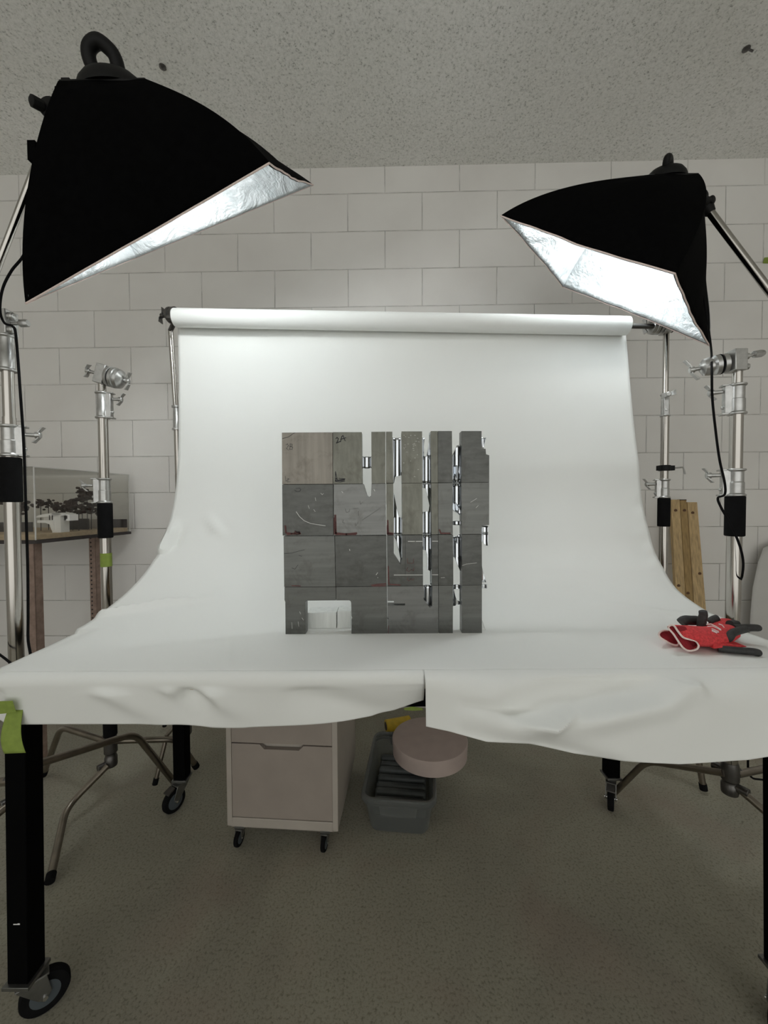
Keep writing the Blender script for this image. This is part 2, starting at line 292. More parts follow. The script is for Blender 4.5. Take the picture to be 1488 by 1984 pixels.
def flap_raw(x,v,right):
    # v 0 at the table edge (.835,.8015) going round the edge and down
    yb,zb=.835,.8015; L=(hemR(x) if right else hemL(x))+.03; s=v*L
    if not right:
        r=.024; a=s/r
        tuck=sm((x+.10)/.19)
        if a<math.pi/2: y=yb-r*math.sin(a); z=zb-r*(1-math.cos(a))
        else: y=yb-r-.004*tuck*0; z=zb-r-(s-r*math.pi/2)
        dn=max(0,zb-z-.02)
        y+=dn*.55*tuck+dn*.06
        w=.004*noise.noise(V((x*9,dn*6,3)))
        w+=.010*ridge(x,dn,[(-.59,.0,1),(-.545,.03,.8),(-.45,.09,0)],.022)-.008*ridge(x,dn,[(-.47,.0,.3),(-.42,.045,1),(-.36,.08,0)],.03)
        w+=.013*ridge(x,dn,[(-.455,.0,1),(-.43,.03,.7),(-.40,.07,0)],.017)+.013*ridge(x,dn,[(-.375,-.004,1),(-.35,.025,.7),(-.28,.08,0)],.020)
        w-=.012*ridge(x,dn,[(-.42,.025,1),(-.38,.04,.5)],.02)+.012*ridge(x,dn,[(-.18,.03,.6),(-.10,.05,1),(-.02,.07,.6)],.03)
        y-=1.7*w*sm(dn/.02); y+=.02*sm((-x-.79)/.05)*sm(dn/.02)
        z+=-.004*noise.noise(V((x*5,2,7)))
        return V((x,y,z))
    # right part: paper bellies forward over the edge
    a=s/L; bel=sm((x-.05)/.25); r=.030+.05*bel
    ang=min(s/r,R(62+20*(1-bel)))
    y=yb-r*math.sin(ang); z=zb-r*(1-math.cos(ang))
    rest=s-r*ang
    if rest>0: y-=rest*math.cos(ang); z-=rest*math.sin(ang)
    dn=zb-z
    w=.005*noise.noise(V((x*7,dn*7,5)))
    w+=.016*ridge(x,dn,[(.60,-.005,.3),(.615,.012,1),(.55,.040,1),(.42,.060,1),(.30,.075,.6),(.2,.095,0)],.021)
    w-=.016*ridge(x,dn,[(.60,.02,.4),(.50,.022,1),(.38,.035,1),(.26,.045,.5)],.024)
    w-=.012*ridge(x,dn,[(.16,.10,.3),(.30,.105,1),(.42,.135,1),(.50,.15,0)],.016)
    w+=.010*ridge(x,dn,[(.26,.125,.3),(.36,.13,1),(.48,.16,.5)],.012)
    w+=.008*ridge(x,dn,[(.25,.07,0),(.32,.08,1),(.36,.055,1),(.38,.045,0)],.008)-.006*ridge(x,dn,[(.16,.05,.3),(.25,.052,1),(.33,.06,.6)],.011)
    w-=.02*sm((dn-.12)/.08)*sm((x-.5)/.2)*.6
    w*=1.9; y-=w*sm(dn/.012); z+=w*.45*sm((dn)/.02)
    return V((x,y,z))
PB=thing('paper_backdrop','wide white seamless paper sweep unrolled over the table','backdrop',(.07,1.6,.8))
m=MB().grid(sheet,150,110)
xl,xr=-.865,1.01; nL=90;
k1=(FOLDX-xl)/(xr-xl)
m.grid(lambda u,v: flap(xl+(FOLDX-xl)*u,v,False),170,44)
m.grid(lambda u,v: flap(FOLDX+(xr-FOLDX)*u,v,True),210,72)
m.build('paper_sheet','white_seamless_paper',PB,solid=.0004)
ax=(RR-RL).normalized()
MB().lathe(RL,ax,[(ROLLR*.75,0),(ROLLR*.97,.0),(ROLLR,.002),(ROLLR,(RR-RL).length-.002),(ROLLR*.97,(RR-RL).length),(ROLLR*.75,(RR-RL).length)],40).build('paper_roll','white_seamless_paper',PB)
MB().tube([RL-ax*.03,RR+ax*.13],.010,14).build('crossbar','dark_steel',PB)
# ------------------------------------------------------------------ stands
def wing(m,c,ax,up,L=.03,w=.007):   # T / wing handle at c, shaft along ax, wings along up
    ax,up=V(ax).normalized(),V(up).normalized(); c=V(c); sd=ax.cross(up).normalized()
    m.tube([c-ax*.028,c],[.0055,.0065],10); m.lathe(c-ax*.006,ax,[(.009,0),(.0095,.004),(.0095,.012),(.007,.014)],16)
    for s_ in(-1,1):
        pts=[c,c+up*s_*L*.35+ax*.001,c+up*s_*L*.7+ax*.006*s_,c+up*s_*L+ax*.012*s_]; ww=[.006,.008,.0095,.011]
        fr=[]; 
        for i in range(3): m.prism([pts[i]-sd*ww[i],pts[i]+sd*ww[i],pts[i+1]+sd*ww[i+1],pts[i+1]-sd*ww[i+1]],[q+ax*.004 for q in(pts[i]-sd*ww[i],pts[i]+sd*ww[i],pts[i+1]+sd*ww[i+1],pts[i+1]-sd*ww[i+1])])
    return m
def collar(root,x,y,z0,z1,r,side,hz=.72,handle='wing',name='collar'):
    H=z1-z0; d=V((math.cos(side),math.sin(side),0)); a=V((-d.y,d.x,0)); c=V((x,y,0))
    m=MB().lathe((x,y,z0),(0,0,1),[(r*.9,0),(r*1.32,0),(r*1.36,.003),(r*1.32,.006),(r*1.12,.008),(r*1.12,H*.5),(r*1.04,H*.52),(r*1.04,H-.008),(r*1.28,H-.006),(r*1.32,H-.003),(r*1.28,H),(r*.9,H)],28)
    m.box(c+d*(r*1.25)+V((0,0,z0+H/2)),(r*1.1,r*1.25,H-.006),Matrix.Rotation(side,3,'Z')); m.box(c+d*(r*1.75)+V((0,0,z0+.003)),(r*.9,r*1.5,.005),Matrix.Rotation(side,3,'Z')); m.box(c+d*(r*1.75)+V((0,0,z1-.003)),(r*.9,r*1.5,.005),Matrix.Rotation(side,3,'Z'))
    m.tube([c+d*r*1.7+V((0,0,z0+H*.25)),c+d*r*2.1+V((0,0,z0+H*.25))],.005,10)
    o=m.build(name,'cast_alloy',root,bevel=.0012)
    if handle:
        h=c+d*(r*1.8+.03)+V((0,0,z0+H*hz)); wing(MB(),h,d,(V((0,0,1)) if handle=='wing' else a+V((0,0,.15))),.022).build('handle','cast_alloy',o,bevel=.0008)
    return o
def head(root,x,y,z,side,tilt=0,k=1,wingup=(0,0,1)):
    """grip head: block on the post, two ribbed discs to one side, wing handles at both ends"""
    d=V((math.cos(side),math.sin(side),tilt)).normalized(); rot=d.to_track_quat('X','Z').to_matrix(); c=V((x,y,z))
    b=MB().box(c+d*.004*k,(.030*k,.042*k,.062*k),rot); o=b.build('grip_head','cast_alloy',root,bevel=.002)
    m=MB().lathe(c+d*.018*k,d,[(.018*k,0),(.031*k,.004*k),(.033*k,.008*k),(.033*k,.014*k),(.029*k,.016*k),(.029*k,.018*k),(.033*k,.020*k),(.033*k,.030*k),(.030*k,.032*k),(.030*k,.035*k),(.032*k,.037*k),(.030*k,.045*k),(.018*k,.054*k),(.010*k,.057*k)],32); m.build('grip_disc','cast_alloy',o)
    MB().lathe(c+d*.0475*k,d,[(.031*k,-.013*k),(.0315*k,-.012*k),(.0315*k,-.010*k),(.031*k,-.009*k)],32).build('friction_ring','black_rubber',o)
    wing(MB(),c+d*.085*k,d,wingup,.030*k).build('handle','cast_alloy',o,bevel=.0008)
    wing(MB(),c-d*.045*k,-d,V(wingup)*-1+V((0,0,.3)),.022*k).build('handle','cast_alloy',o,bevel=.0008)
    MB().lathe(c-d*.012*k+V((0,0,-.018*k)),-d,[(.009*k,0),(.009*k,.012*k),(.006*k,.014*k)],14).build('bolt','dark_steel',o)
    return o
def stand(label,x,y,sect,collars,sleeves,hd,legs,hub,group=None,tapes=()):
    s=thing('light_stand',label,'light stand',(x,y,0),group)
    for z0,z1,r in sect: MB().tube([(x,y,z0),(x,y,z1)],r,28).build('pole','tube_steel',s)
    for a in collars: collar(s,x,y,*a)
    for z0,z1,r in sleeves: MB().lathe((x,y,z0),(0,0,1),[(r*.9,0),(r,.002),(r,z1-z0-.002),(r*.9,z1-z0)],28).build('sleeve','black_rubber',s)
    if hd: head(s,x,y,*hd)
    hz0,hz1=hub; H=hz1-hz0
    hm=MB().lathe((x,y,hz0),(0,0,1),[(.016,0),(.021,.003),(.022,.012),(.022,H*.3),(.019,H*.34),(.019,H*.42),(.023,H*.46),(.023,H*.85),(.020,H)],24)
    for (pts,rr) in legs:
        p=V(pts[0]); d=(V(pts[1])-p); d.z=0; d.normalize(); hm.tube([V((x,y,p.z)),V((x,y,p.z))+d*.045],.0125,14)
    hb=hm.build('leg_hub','dark_steel',s,bevel=.001)
    for (pts,rr) in legs:
        q=[V(p) for p in pts]; P=[q[0]]
        for i in range(1,len(q)-1):       # round the bends
            a=q[i]+(q[i-1]-q[i]).normalized()*.045; b=q[i]+(q[i+1]-q[i]).normalized()*.045
            for t in(0,.2,.4,.6,.8,1): P.append(a.lerp(q[i],t).lerp(q[i].lerp(b,t),t))
        P.append(q[-1]); l=MB().tube(P,rr,14).build('leg','leg_steel',s)
        e=(q[-1]-q[-2]).normalized(); MB().tube([q[-1]-e*.02,q[-1]+e*.004],rr*1.18,14).build('rubber_foot','black_rubber',l)
    for z0,z1,r in tapes: MB().lathe((x,y,z0),(0,0,1),[(r*.97,0),(r,.0003),(r,z1-z0),(r*.97,z1-z0)],28).build('tape_band','green_tape',s)
    return s
def fz(r): return r*1.05
# front left stand
x1,y1=-1.03,1.086
s1=stand('tall chrome stand at the left edge with the black cable hung on its top knob',x1,y1,[(.3,1.18,.0175),(1.16,1.40,.0150),(1.38,1.64,.0136)],
  [(1.293,1.379,.0175,R(22)),(1.525,1.624,.0155,R(200),.7,None)],[(1.167,1.290,.0245)],None,
  [([(x1+.02,y1,.42),at(262,1421,1.42),(-.834,1.548,.02)],.0115),([(x1-.02,y1,.38),(-1.35,1.13,.34),(-1.52,1.16,.02)],.0115),([(x1,y1-.02,.34),(-1.12,.86,.28),(-1.15,.76,.02)],.0115)],(.30,.46))
hp=V((x1-.012,y1,1.655)); hd_=MB().box(hp,(.055,.04,.066)).lathe(hp+V((-.03,0,0)),(-1,0,0),[(.03,0),(.033,.006),(.033,.03),(.02,.04)],28).lathe(hp+V((.022,-.006,.016)),(1,0,0),[(.011,0),(.011,.016),(.008,.018)],14).lathe(hp+V((.022,-.006,-.02)),(1,0,0),[(.011,0),(.011,.016),(.008,.018)],14)
g=hd_.build('grip_head','cast_alloy',s1,bevel=.002); MB().tube([hp+V((.028,0,0)),hp+V((.055,0,0))],.005,10).lathe(hp+V((.048,0,0)),(1,0,.05),[(.008,0),(.0105,.003),(.0105,.020),(.008,.024)],8).build('handle','cast_alloy',g)
# second left stand
x2,y2=-1.067,1.5
stand('chrome stand with yellow-green tape on its pole in front of the model case',x2,y2,[(.15,1.18,.0187),(1.12,1.50,.0168),(1.45,1.64,.0135)],
  [(1.163,1.258,.0188,R(205),.70),(1.484,1.583,.0185,R(8),.75)],[(1.03,1.163,.0250),(.262,.42,.0235)],(1.650,R(2),-.26,1.15,(0,-.15,1)),
  [([(x2,y2-.02,.155),at(128,1565,1.37),(-1.019,1.16,.02)],.0115),([(x2+.02,y2,.24),at(345,1432,1.60),(-.82,1.671,.02)],.0115),([(x2-.02,y2,.24),at(118,1408,1.58),(-1.444,1.627,.02)],.0115)],(.14,.265),None,[(.920,.972,.0192)])
# front right stand
x3,y3=1.046,1.169
stand('chrome stand at the right edge with the black cable looping past it',x3,y3,[(.3,1.18,.0185),(1.12,1.43,.0162),(1.40,1.545,.0125)],
  [(1.174,1.255,.0190,R(158),.78),(1.415,1.505,.0180,R(160),.78)],[(1.055,1.174,.0246)],None,
  [([(x3-.02,y3,.335),at(1252,1474,1.38),(.863,1.481,.02)],.0105),([(x3+.02,y3,.33),(1.35,1.30,.27),(1.48,1.36,.02)],.0105),([(x3+.01,y3-.02,.30),(1.16,.96,.20),(1.22,.86,.02)],.0105)],(.27,.37))
s3=[o for o in COL.objects if o.name=='light_stand.002'][0]
hp=V((x3-.005,y3,1.572)); hd_=MB().box(hp,(.036,.04,.062)); g=hd_.build('grip_head','cast_alloy',s3,bevel=.002)
dm=V((-1,.35,-.13)).normalized()
MB().lathe(hp+dm*.018,dm,[(.018,0),(.028,.004),(.029,.016),(.024,.018),(.024,.021),(.029,.023),(.029,.034),(.022,.04),(.022,.046),(.027,.048),(.024,.062),(.012,.07)],28).build('grip_disc','cast_alloy',g)
MB().lathe(hp+dm*.0365,dm,[(.0275,0),(.0295,.001),(.0295,.004),(.0275,.005)],28).build('friction_ring','black_rubber',g)
wing(MB(),hp+dm*.108,dm,(-.25,0,1),.032).build('handle','cast_alloy',g,bevel=.0008)
MB().tube([hp+V((.018,0,.01)),hp+V((.055,0,.02))],.0045,10).lathe(hp+V((.05,0,.019)),(1,0,.15),[(.006,0),(.010,.003),(.011,.024),(.008,.032)],8).build('handle','cast_alloy',g)
MB().lathe(hp+V((.018,-.006,.012)),(1,0,0),[(.009,0),(.009,.012),(.006,.013)],14).lathe(hp+V((.018,-.006,-.018)),(1,0,0),[(.009,0),(.009,.012),(.006,.013)],14).build('bolt','cast_alloy',g)
# right backdrop stand
x4,y4=1.154,1.617
s4=stand('slim chrome stand holding up the right end of the paper roll',x4,y4,[(.2,1.19,.0165),(1.12,1.55,.0150),(1.5,1.90,.0108)],
  [(1.172,1.25,.0170,R(165),.74),(1.505,1.597,.0135,R(-115),.85,'flat')],[(1.055,1.172,.0228)],(1.872,R(180),0,1.0,(.3,0,1)),
  [([(x4-.02,y4,.25),(1.0,1.75,.24),(.95,1.82,.02)],.0115),([(x4+.02,y4,.25),(1.24,1.55,.22),(1.26,1.524,.02)],.0115),([(x4,y4+.02,.22),(1.2,1.85,.2),(1.22,1.95,.02)],.0115)],(.16,.28))
q=V((x4,y4,1.295)); o=MB().lathe(q-V((0,0,.012)),(0,0,1),[(.016,0),(.022,.001),(.022,.023),(.016,.024)],20).box(q+V((.022,0,0)),(.03,.018,.02)).box(q-V((.022,0,0)),(.012,.018,.02)).build('safety_clamp','black_plastic',s4)
MB().tube([q+V((.03,0,0)),q+V((.075,0,.003)),q+V((.078,0,.001)),q+V((.086,0,-.025))],.0032,8).build('lever','cast_alloy',o)
# left backdrop stand (leans slightly)
x5,y5=-.890,1.70
s5=thing('light_stand','thin chrome stand mostly hidden behind the left edge of the hanging paper','light stand',(x5,y5,0))
MB().tube([(x5+.012,y5,.2),(x5,y5,1.48)],.0135,20).build('pole','tube_steel',s5)
MB().tube([(x5-.002,y5,1.5),(x5-.022,y5,1.90)],.0090,20).build('pole','tube_steel',s5)
MB().tube([(x5+.008,y5-.01,1.57),(x5+.002,y5-.03,1.885)],.005,12).build('support_rod','tube_steel',s5)
MB().lathe((x5,y5,1.475),(0,0,1),[(.014,0),(.020,.001),(.020,.008),(.0155,.010),(.0155,.05),(.0145,.052),(.0145,.095),(.0205,.097),(.0205,.104),(.012,.106)],24).build('collar','cast_alloy',s5)
hp=at(336,611,1.66); d=V((1,-.25,-.1)).normalized()
o=MB().lathe(hp-d*.03,d,[(.010,0),(.026,.006),(.033,.014),(.033,.022),(.029,.024),(.029,.028),(.033,.030),(.033,.042),(.02,.048)],28).build('grip_head','dark_steel',s5)
m=MB(); wing(m,hp-d*.055,-d,(.55,0,1),.034); m.build('handle','dark_steel',o)
MB().tube([hp+V((0,.01,-.02)),(x5-.021,y5,1.90)],.010,12).build('spigot','dark_steel',s5)
hm=MB().lathe((x5+.01,y5,.14),(0,0,1),[(.02,0),(.027,.01),(.027,.09),(.02,.1)],20).build('leg_hub','dark_steel',s5)
for pts in([(x5,y5-.0,.22),(-.905,1.60,.20),(-.936,1.563,.02)],[(x5+.03,y5,.22),(-.60,1.80,.2),(-.56,1.82,.02)],[(x5-.02,y5+.02,.22),(-1.10,1.95,.2),(-1.13,1.98,.02)]):
    l=MB().tube(pts,.0085,12).build('leg','leg_steel',s5); MB().tube([V(pts[2])+V((0,0,-.0)),V(pts[2])+(V(pts[1])-V(pts[2])).normalized()*.025],.0105,12).build('rubber_foot','black_rubber',l)
# ------------------------------------------------------------------ softboxes
def softbox(label,corn,ys,ap,axis,rdir,handle_dir,pa,pb,hh=1.0,bul=.03,hw=1.0,hr=.0115):
    P=[at(x,y,Y) for (x,y),Y in zip(corn,ys)]; c=sum(P,V())/4
    e1=((P[1]-P[0])+(P[2]-P[3])).normalized(); e2=((P[3]-P[0])+(P[2]-P[1])); e2=(e2-e1*e2.dot(e1)).normalized(); n=e1.cross(e2).normalized()
    if n.z>0: n=-n
    apex=at(*ap); axis=V(axis).normalized()
    s=thing('softbox',label,'studio light',apex); nn=n; n=-axis; xn=(c-apex).normalized()
    e1=V(rdir); e1=(e1-n*e1.dot(n)).normalized(); f2=n.cross(e1).normalized(); e2=f2 if f2.dot(e2)>0 else -f2
    Q=[apex-e1*pa-e2*pb,apex+e1*pa-e2*pb,apex+e1*pa+e2*pb,apex-e1*pa+e2*pb]; plate=.085
    def pan(i,inner):
        a,b,p,q=Q[i],Q[(i+1)%4],P[i],P[(i+1)%4]; xn=(c-apex).normalized()
        pc=(a+b+p+q)/4; out=(pc-(c+apex)/2); out=(out-xn*out.dot(xn)).normalized()
        def f(u,v):
            A=a.lerp(p,v); B=b.lerp(q,v); x=A.lerp(B,u)
            rad=(x-(apex+(c-apex)*v)); rad.normalize()
            x=x+rad*bul*4*v*(1-v)                       # bowed rods
            x=x-out*(.009*math.sin(math.pi*u)*v**1.5)     # cloth sags inward between rods
            if v>.92: x=x-out*.006*math.sin(math.pi*u)*noise.noise(V((u*7,i*3.1,0)))
            w=.008*noise.noise(V((u*3.2+i*5,v*2.5,1.7)))*math.sin(math.pi*u)
            x=x+out*w
            if inner:
                x=x-out*.009*min(1,2*v+.2)+out*.004*noise.noise(V((u*8+i,v*5,3)))*math.sin(math.pi*u)*v
                if v>=.999: x=x+out*.003
            return x
        return f
    m=MB(); mi=MB(); hem=[]
    for i in range(4): m.grid(pan(i,False),24,20); mi.grid(pan(i,True),36,30); hem+=[pan(i,False)(k/24,1.0) for k in range(24)]
    m.build('fabric_shell','black_fabric',s,solid=.0015); mi.build('silver_lining','crinkled_silver_lining',s,solid=.0006)
    rim=MB().tube(hem+[hem[0]],.0022,8,False).build('opening_trim','white_print' if False else 'cream_trim',s); lab(rim,'pale binding around the opening')
    for i in range(4):
        rod=[pan(i,False)(0.0,v/12)+(c-P[i]).normalized()*.005 for v in range(13)]
        MB().tube(rod,.0018,8).build('rod','black_plastic',s)
    # back: ring, domed housing, handle
    k=pb/.072
    MB().prism([q-n*.004 for q in Q],[q+n*.006 for q in Q]).build('speed_ring','black_plastic',s,bevel=.003)
    MB().lathe(apex-n*.004,-n,[(.080*k,0),(.078*k,.008),(.070*k,.020),(.056*k,.032),(.046*k,.036),(.030*k,.040),(0.001,.0405)],32).build('lamp_housing','black_plastic',s)
    t=apex-n*.030; fh=hh; hd=V(handle_dir); hd=(hd-n*hd.dot(n)).normalized()*hw; H=[t+hd*-.042*k,t+hd*-.052*k-n*.035*fh,t+hd*-.038*k-n*.054*fh,t-n*.062*fh,t+hd*.03*k-n*.050*fh,t+hd*.046*k-n*.033*fh,t+hd*.042*k]
    MB().tube(spline(H,5),hr,14).build('carry_handle','black_plastic',s)
    # socket and bulbs
    MB().lathe(apex+xn*.004,xn,[(.05,0),(.05,.03),(.03,.035),(.022,.04),(.022,.055)],24).build('lamp_socket','white_print',s)
    MB().lathe(apex+xn*.055,xn,[(.012,0),(.022,.012),(.032,.04),(.036,.07),(.034,.10),(.024,.125),(.010,.138),(.001,.14)],20).build('bulb','lamp_glow',s)
    return s,apex,n,e1,e2
LC=[(50,588),(522,316),(607,358),(262,500)]
sL,aL,nL_,e1L,e2L=softbox('large black softbox lamp hanging at the upper left, its bright mouth facing down right',LC,(.95,.95,1.4,1.36),(222,186,1.0),(-.10,-.43,.90),(.95,.12,.26),(1,.15,-.1),.094,.072,1.05,.034,.62,.0155)
RC=[(970,418),(1308,530),(1375,670),(1090,556)]
sR,aR,nR_,e1R,e2R=softbox('smaller looking black softbox lamp at the upper right, silver crinkled lining in view',RC,(1.50,1.128,1.457,1.83),(1288,352,1.47),(0,-.33,.94),(.97,.05,-.12),(.62,.78,0),.080,.062,.6,.05)
# tilt bracket, knobs
def bracket(s,apex,px,Y,knob_px,armend,armY,extra=True):
    b=at(*px,Y); n=MB().tube([apex,apex.lerp(b,.5)+V((0,0,.01)),b],[.022,.020,.019],14)
    n.lathe(b-V((0,.02,0)),(0,1,0),[(.02,0),(.025,.003),(.025,.037),(.02,.04)],20); o=n.build('tilt_bracket','black_plastic',s,bevel=.001)
    k=at(*knob_px,Y-.02); MB().tube([b,k],.005,8).lathe(k,(k-b).normalized(),[(.006,-.004),(.014,0),(.014,.022),(.006,.026)],8).build('tilt_knob','black_plastic',o,bevel=.001)
    return b
bL=bracket(sL,aL,(104,218),1.03,(82,206),None,None)
for px_,py_,sz_ in((132,168,.022),(118,182,.017)): MB().box(at(px_,py_,1.0),(sz_,.02,sz_*1.2)).build('mount_block','black_plastic',sL,bevel=.002)
MB().box(at(70,300,1.06),(.02,.03,.05)).build('strap','black_fabric',sL)
bR=bracket(sR,aR,(1352,385),1.42,(1362,388),None,None)
# boom arms: left held by the front left stand head, right by an unseen post
A=thing('boom_arm','slender chrome boom arm reaching from the left stand up to the left softbox','boom arm',at(-50,636,1.10))
MB().tube([at(-62,668,1.10),at(110,215,1.06)],.0085,16).build('tube','tube_steel',A); MB().lathe(at(100,242,1.062),(at(118,212,1.05)-at(60,350,1.07)),[(.010,-.03),(.013,-.028),(.013,.028),(.010,.03)],16).build('clamp','black_plastic',A)
MB().tube([V((x1-.05,y1,1.655)),V((x1-.125,y1,1.625)),at(-52,640,1.10)],.011,14).build('clamp_spigot','cast_alloy',A)
p0=at(1366,398,1.41); p1=at(1500,576,1.34); dd=(p1-p0).normalized(); p2=p0+dd*.95
A=thing('boom_arm','thick chrome boom arm slanting down from the right softbox and out of frame','boom arm',(p2.x,p2.y,0))
MB().tube([p0+dd*.02,p2],.0125,20).build('tube','tube_steel',A)
MB().tube([p0-dd*.045,p0-dd*.02,p0+dd*.015,p0+dd*.035],[.017,.020,.020,.015],16).lathe(p0-dd*.005,V((.5,-1,0)),[(.012,.01),(.014,.012),(.014,.026),(.010,.03)],12).build('clamp','black_plastic',A,bevel=.001)
MB().tube([p0+dd*.035,p0+dd*.075+V((-.004,0,-.012))],[.008,.004],8).build('lever','black_plastic',A)
MB().tube([V((p2.x,p2.y,.0)),V((p2.x,p2.y,p2.z+.02))],.0175,20).build('post','tube_steel',A)
MB().lathe((p2.x,p2.y,0),(0,0,1),[(.13,0),(.13,.012),(.03,.03),(.02,.05)],32).build('base','dark_steel',A)
# cables
def cable(label,pts,r=.003):
    P=[at(x,y,Y) for x,y,Y in pts]; o=MB().tube(spline(P,8),r,8).build('power_cable','black_rubber',loc=P[0]); tag(o,label,'cable'); return o
cable('thin black cable draping from the left softbox corner toward the stand knob',[(60,440,1.02),(47,492,1.03),(22,525,1.04),(5,560,1.05),(0,600,1.05),(8,625,1.04),(24,632,1.03),(30,645,1.02),(35,700,1.02),(40,770,1.0),(46,860,1.0),(49,950,1.0),(52,1040,1.0),(54,1120,1.0),(54,1230,1.0),(50,1300,.99),(-60,1300,1.1),(-80,1900,1.1)])
cable('thin black cable hanging from the right softbox and looping past the right stand',[(1350,398,1.40),(1352,450,1.40),(1362,560,1.38),(1377,668,1.30),(1379,720,1.10),(1380,770,1.09),(1386,830,1.09),(1394,890,1.09),(1404,935,1.09),(1404,958,1.09),(1391,965,1.09),(1398,985,1.09),(1418,1020,1.09),(1434,1060,1.1),(1440,1090,1.12),(1438,1115,1.13),(1434,1130,1.17),(1430,1180,1.22),(1438,1300,1.25),(1450,1420,1.26),(1452,1500,1.26),(1490,1515,1.26),(1560,1560,1.25)])
# ------------------------------------------------------------------ steel blocks sculpture (crop pixels, 3.307 per photo pixel)
BY=1.06
def cp(x,y,Y=BY): return at(520+x/3.3067,810+y/3.3067,Y)
BT=.032
def front(m,pts,Y=BY,t=BT):
    A=[cp(x,y,Y) for x,y in pts]; m.prism(A,[p+V((0,t,0)) for p in A])
def groove(m,x0,x1,rows,Y=BY+.012,dep=.016):
    """polished channel wall: rows (y, left, right)"""
    xc=(x0+x1)/2; hw=(x1-x0)/2+3
    def f(u,v):
        j=v*(len(rows)-1); i=min(int(j),len(rows)-2); t=j-i; a,b=rows[i],rows[i+1]
        y=a[0]+(b[0]-a[0])*t; l=a[1]+(b[1]-a[1])*t; r_=a[2]+(b[2]-a[2])*t; x=l+(r_-l)*u
        q=max(0,1-((x-xc)/hw)**2)
        return cp(x,y,Y)+V((0,dep*math.sqrt(q),0))
    m.grid(f,12,(len(rows)-1)*4)
def strokes(m,pts,w=1.4,Y=None):
    Yy=(BY if Y is None else Y)-.0006
    P=[cp(x,y,Yy) for x,y in pts]; w=w/3.3067/716/1.0
    for a,b in zip(P,P[1:]):
        d=(b-a); 
        if d.length<1e-6: continue
        d.normalize(); s=V((-d.z,0,d.x))*w/2*1.6; m.prism([a-s-d*w*.4,a+s-d*w*.4,b+s+d*w*.4,b-s+d*w*.4],[p+V((0,.0004,0)) for p in(a-s-d*w*.4,a+s-d*w*.4,b+s+d*w*.4,b-s+d*w*.4)])
GR='machined steel blocks of the square stack'
ROWN=['top row','second row','third row','bottom row']; 
def block(label,polys,mat,grooves=(),marks=(),Y=BY,extra=()):
    c=V(); n=0
    lo=V((9,9,9)); hi=-lo
    for pl in polys:
        for x,y in pl:
            p=cp(x,y,Y); lo=V(map(min,lo,p)); hi=V(map(max,hi,p))
    s=thing('steel_block',label,'metal block',((lo.x+hi.x)/2,Y+BT/2,lo.z),GR)
    m=MB(); 
    for pl in polys: front(m,pl,Y)
    m.build('face_plate',mat,s,smooth=False,bevel=.0004)
    if grooves:
        for x0,x1,rows in grooves: 
            g=MB(); groove(g,x0,x1,rows); lab(g.build('channel','polished_groove',s,solid=.0015),'mirror polished channel wall')
    for nm,mt,segs,w in marks:
        g=MB()
        for sg in segs: strokes(g,sg,w,Y)
        g.build(nm,mt,s,smooth=False)
    for nm,mt,pts,dy in extra:
        A=[cp(x,y,Y+dy) for x,y in pts]; MB().prism(A,[p+V((0,.02,0)) for p in A]).build(nm,mt,s,smooth=False)
    return s
S=STEEL
block('brownish brushed steel block at the top left corner of the stack, faint 2B',[[(86,93),(411,91),(412,422),(88,424)]],S[0],marks=[
 ('marker_writing','ink_faint',[[(112,172),(122,165),(128,176),(116,195),(128,205)],[(140,165),(136,200)],[(140,165),(152,168),(150,180),(138,182),(155,186),(152,200),(136,200)]],2.2),
 ('pencil_line','ink_black',[[(88,132),(130,120),(160,98),(172,94)]],1.6),('corner_scribble','ink_faint',[[(108,372),(112,405),(128,388),(122,410),(142,408)],[(118,385),(140,392)]],1.6)],Y=BY-.004)
block('steel block marked 2A in black pen, upper half of the first slot cut through it',[[(413,90),(598,90),(602,421),(414,422)],[(659,88),(750,87),(750,419),(661,420)]],S[3],
 [(600,660,[(243,602,660),(270,602,660),(320,603,661)])],[
 ('marker_writing','ink_black',[[(432,132),(440,124),(448,132),(443,148),(436,160),(450,154),(462,148)],[(462,152),(470,118),(478,112),(492,146)],[(462,136),(497,126)]],3.2),
 ('corner_scribble','ink_black',[[(430,342),(428,405),(460,410),(490,402),(432,402),(440,385),(428,390)],[(430,345),(442,398),(492,390),(450,386)],[(445,400),(488,395)]],2.6)])
block('top row steel block with hammered texture between two tall polished slots',[[(754,87),(794,87),(800,416),(754,417)],[(853,85),(985,85),(987,416),(855,417)],[(1041,83),(1085,83),(1086,414),(1043,415)]],S[3],
 [(797,855,[(122,797,853),(180,798,853),(250,800,853),(365,803,853),(375,803,812),(418,801,804)]),(986,1042,[(122,987,1003),(180,987,998),(240,988,1000),(242,988,1042),(340,988,1042),(417,989,1043)]),(1020,1042,[(90,1034,1042),(130,1034,1042),(200,1026,1042),(242,1015,1042)])],[
 ('scratches','scratch_bright',[(lambda q,l:[(q[0]-l,q[1]+l*.3),(q[0],q[1]-1.5),(q[0]+l,q[1]+l*.4)])((random.uniform(862,978),random.triangular(92,400,110)),random.uniform(2,6)) for i in range(26)],.9)])
block('top right corner steel block with stepped notches in its outer edge',[[(1087,83),(1176,83),(1180,414),(1087,414)],[(1237,83),(1366,83),(1366,120),(1368,195),(1392,197),(1395,232),(1415,238),(1415,412),(1237,413)]],S[2],
 [(1180,1238,[(170,1214,1238),(235,1184,1238),(300,1183,1237),(414,1183,1237)]),(1205,1245,[(300,1208,1238),(340,1206,1238),(400,1214,1238),(414,1218,1236)]),(1366,1402,[(120,1368,1401),(150,1368,1396),(190,1368,1388)])],[])
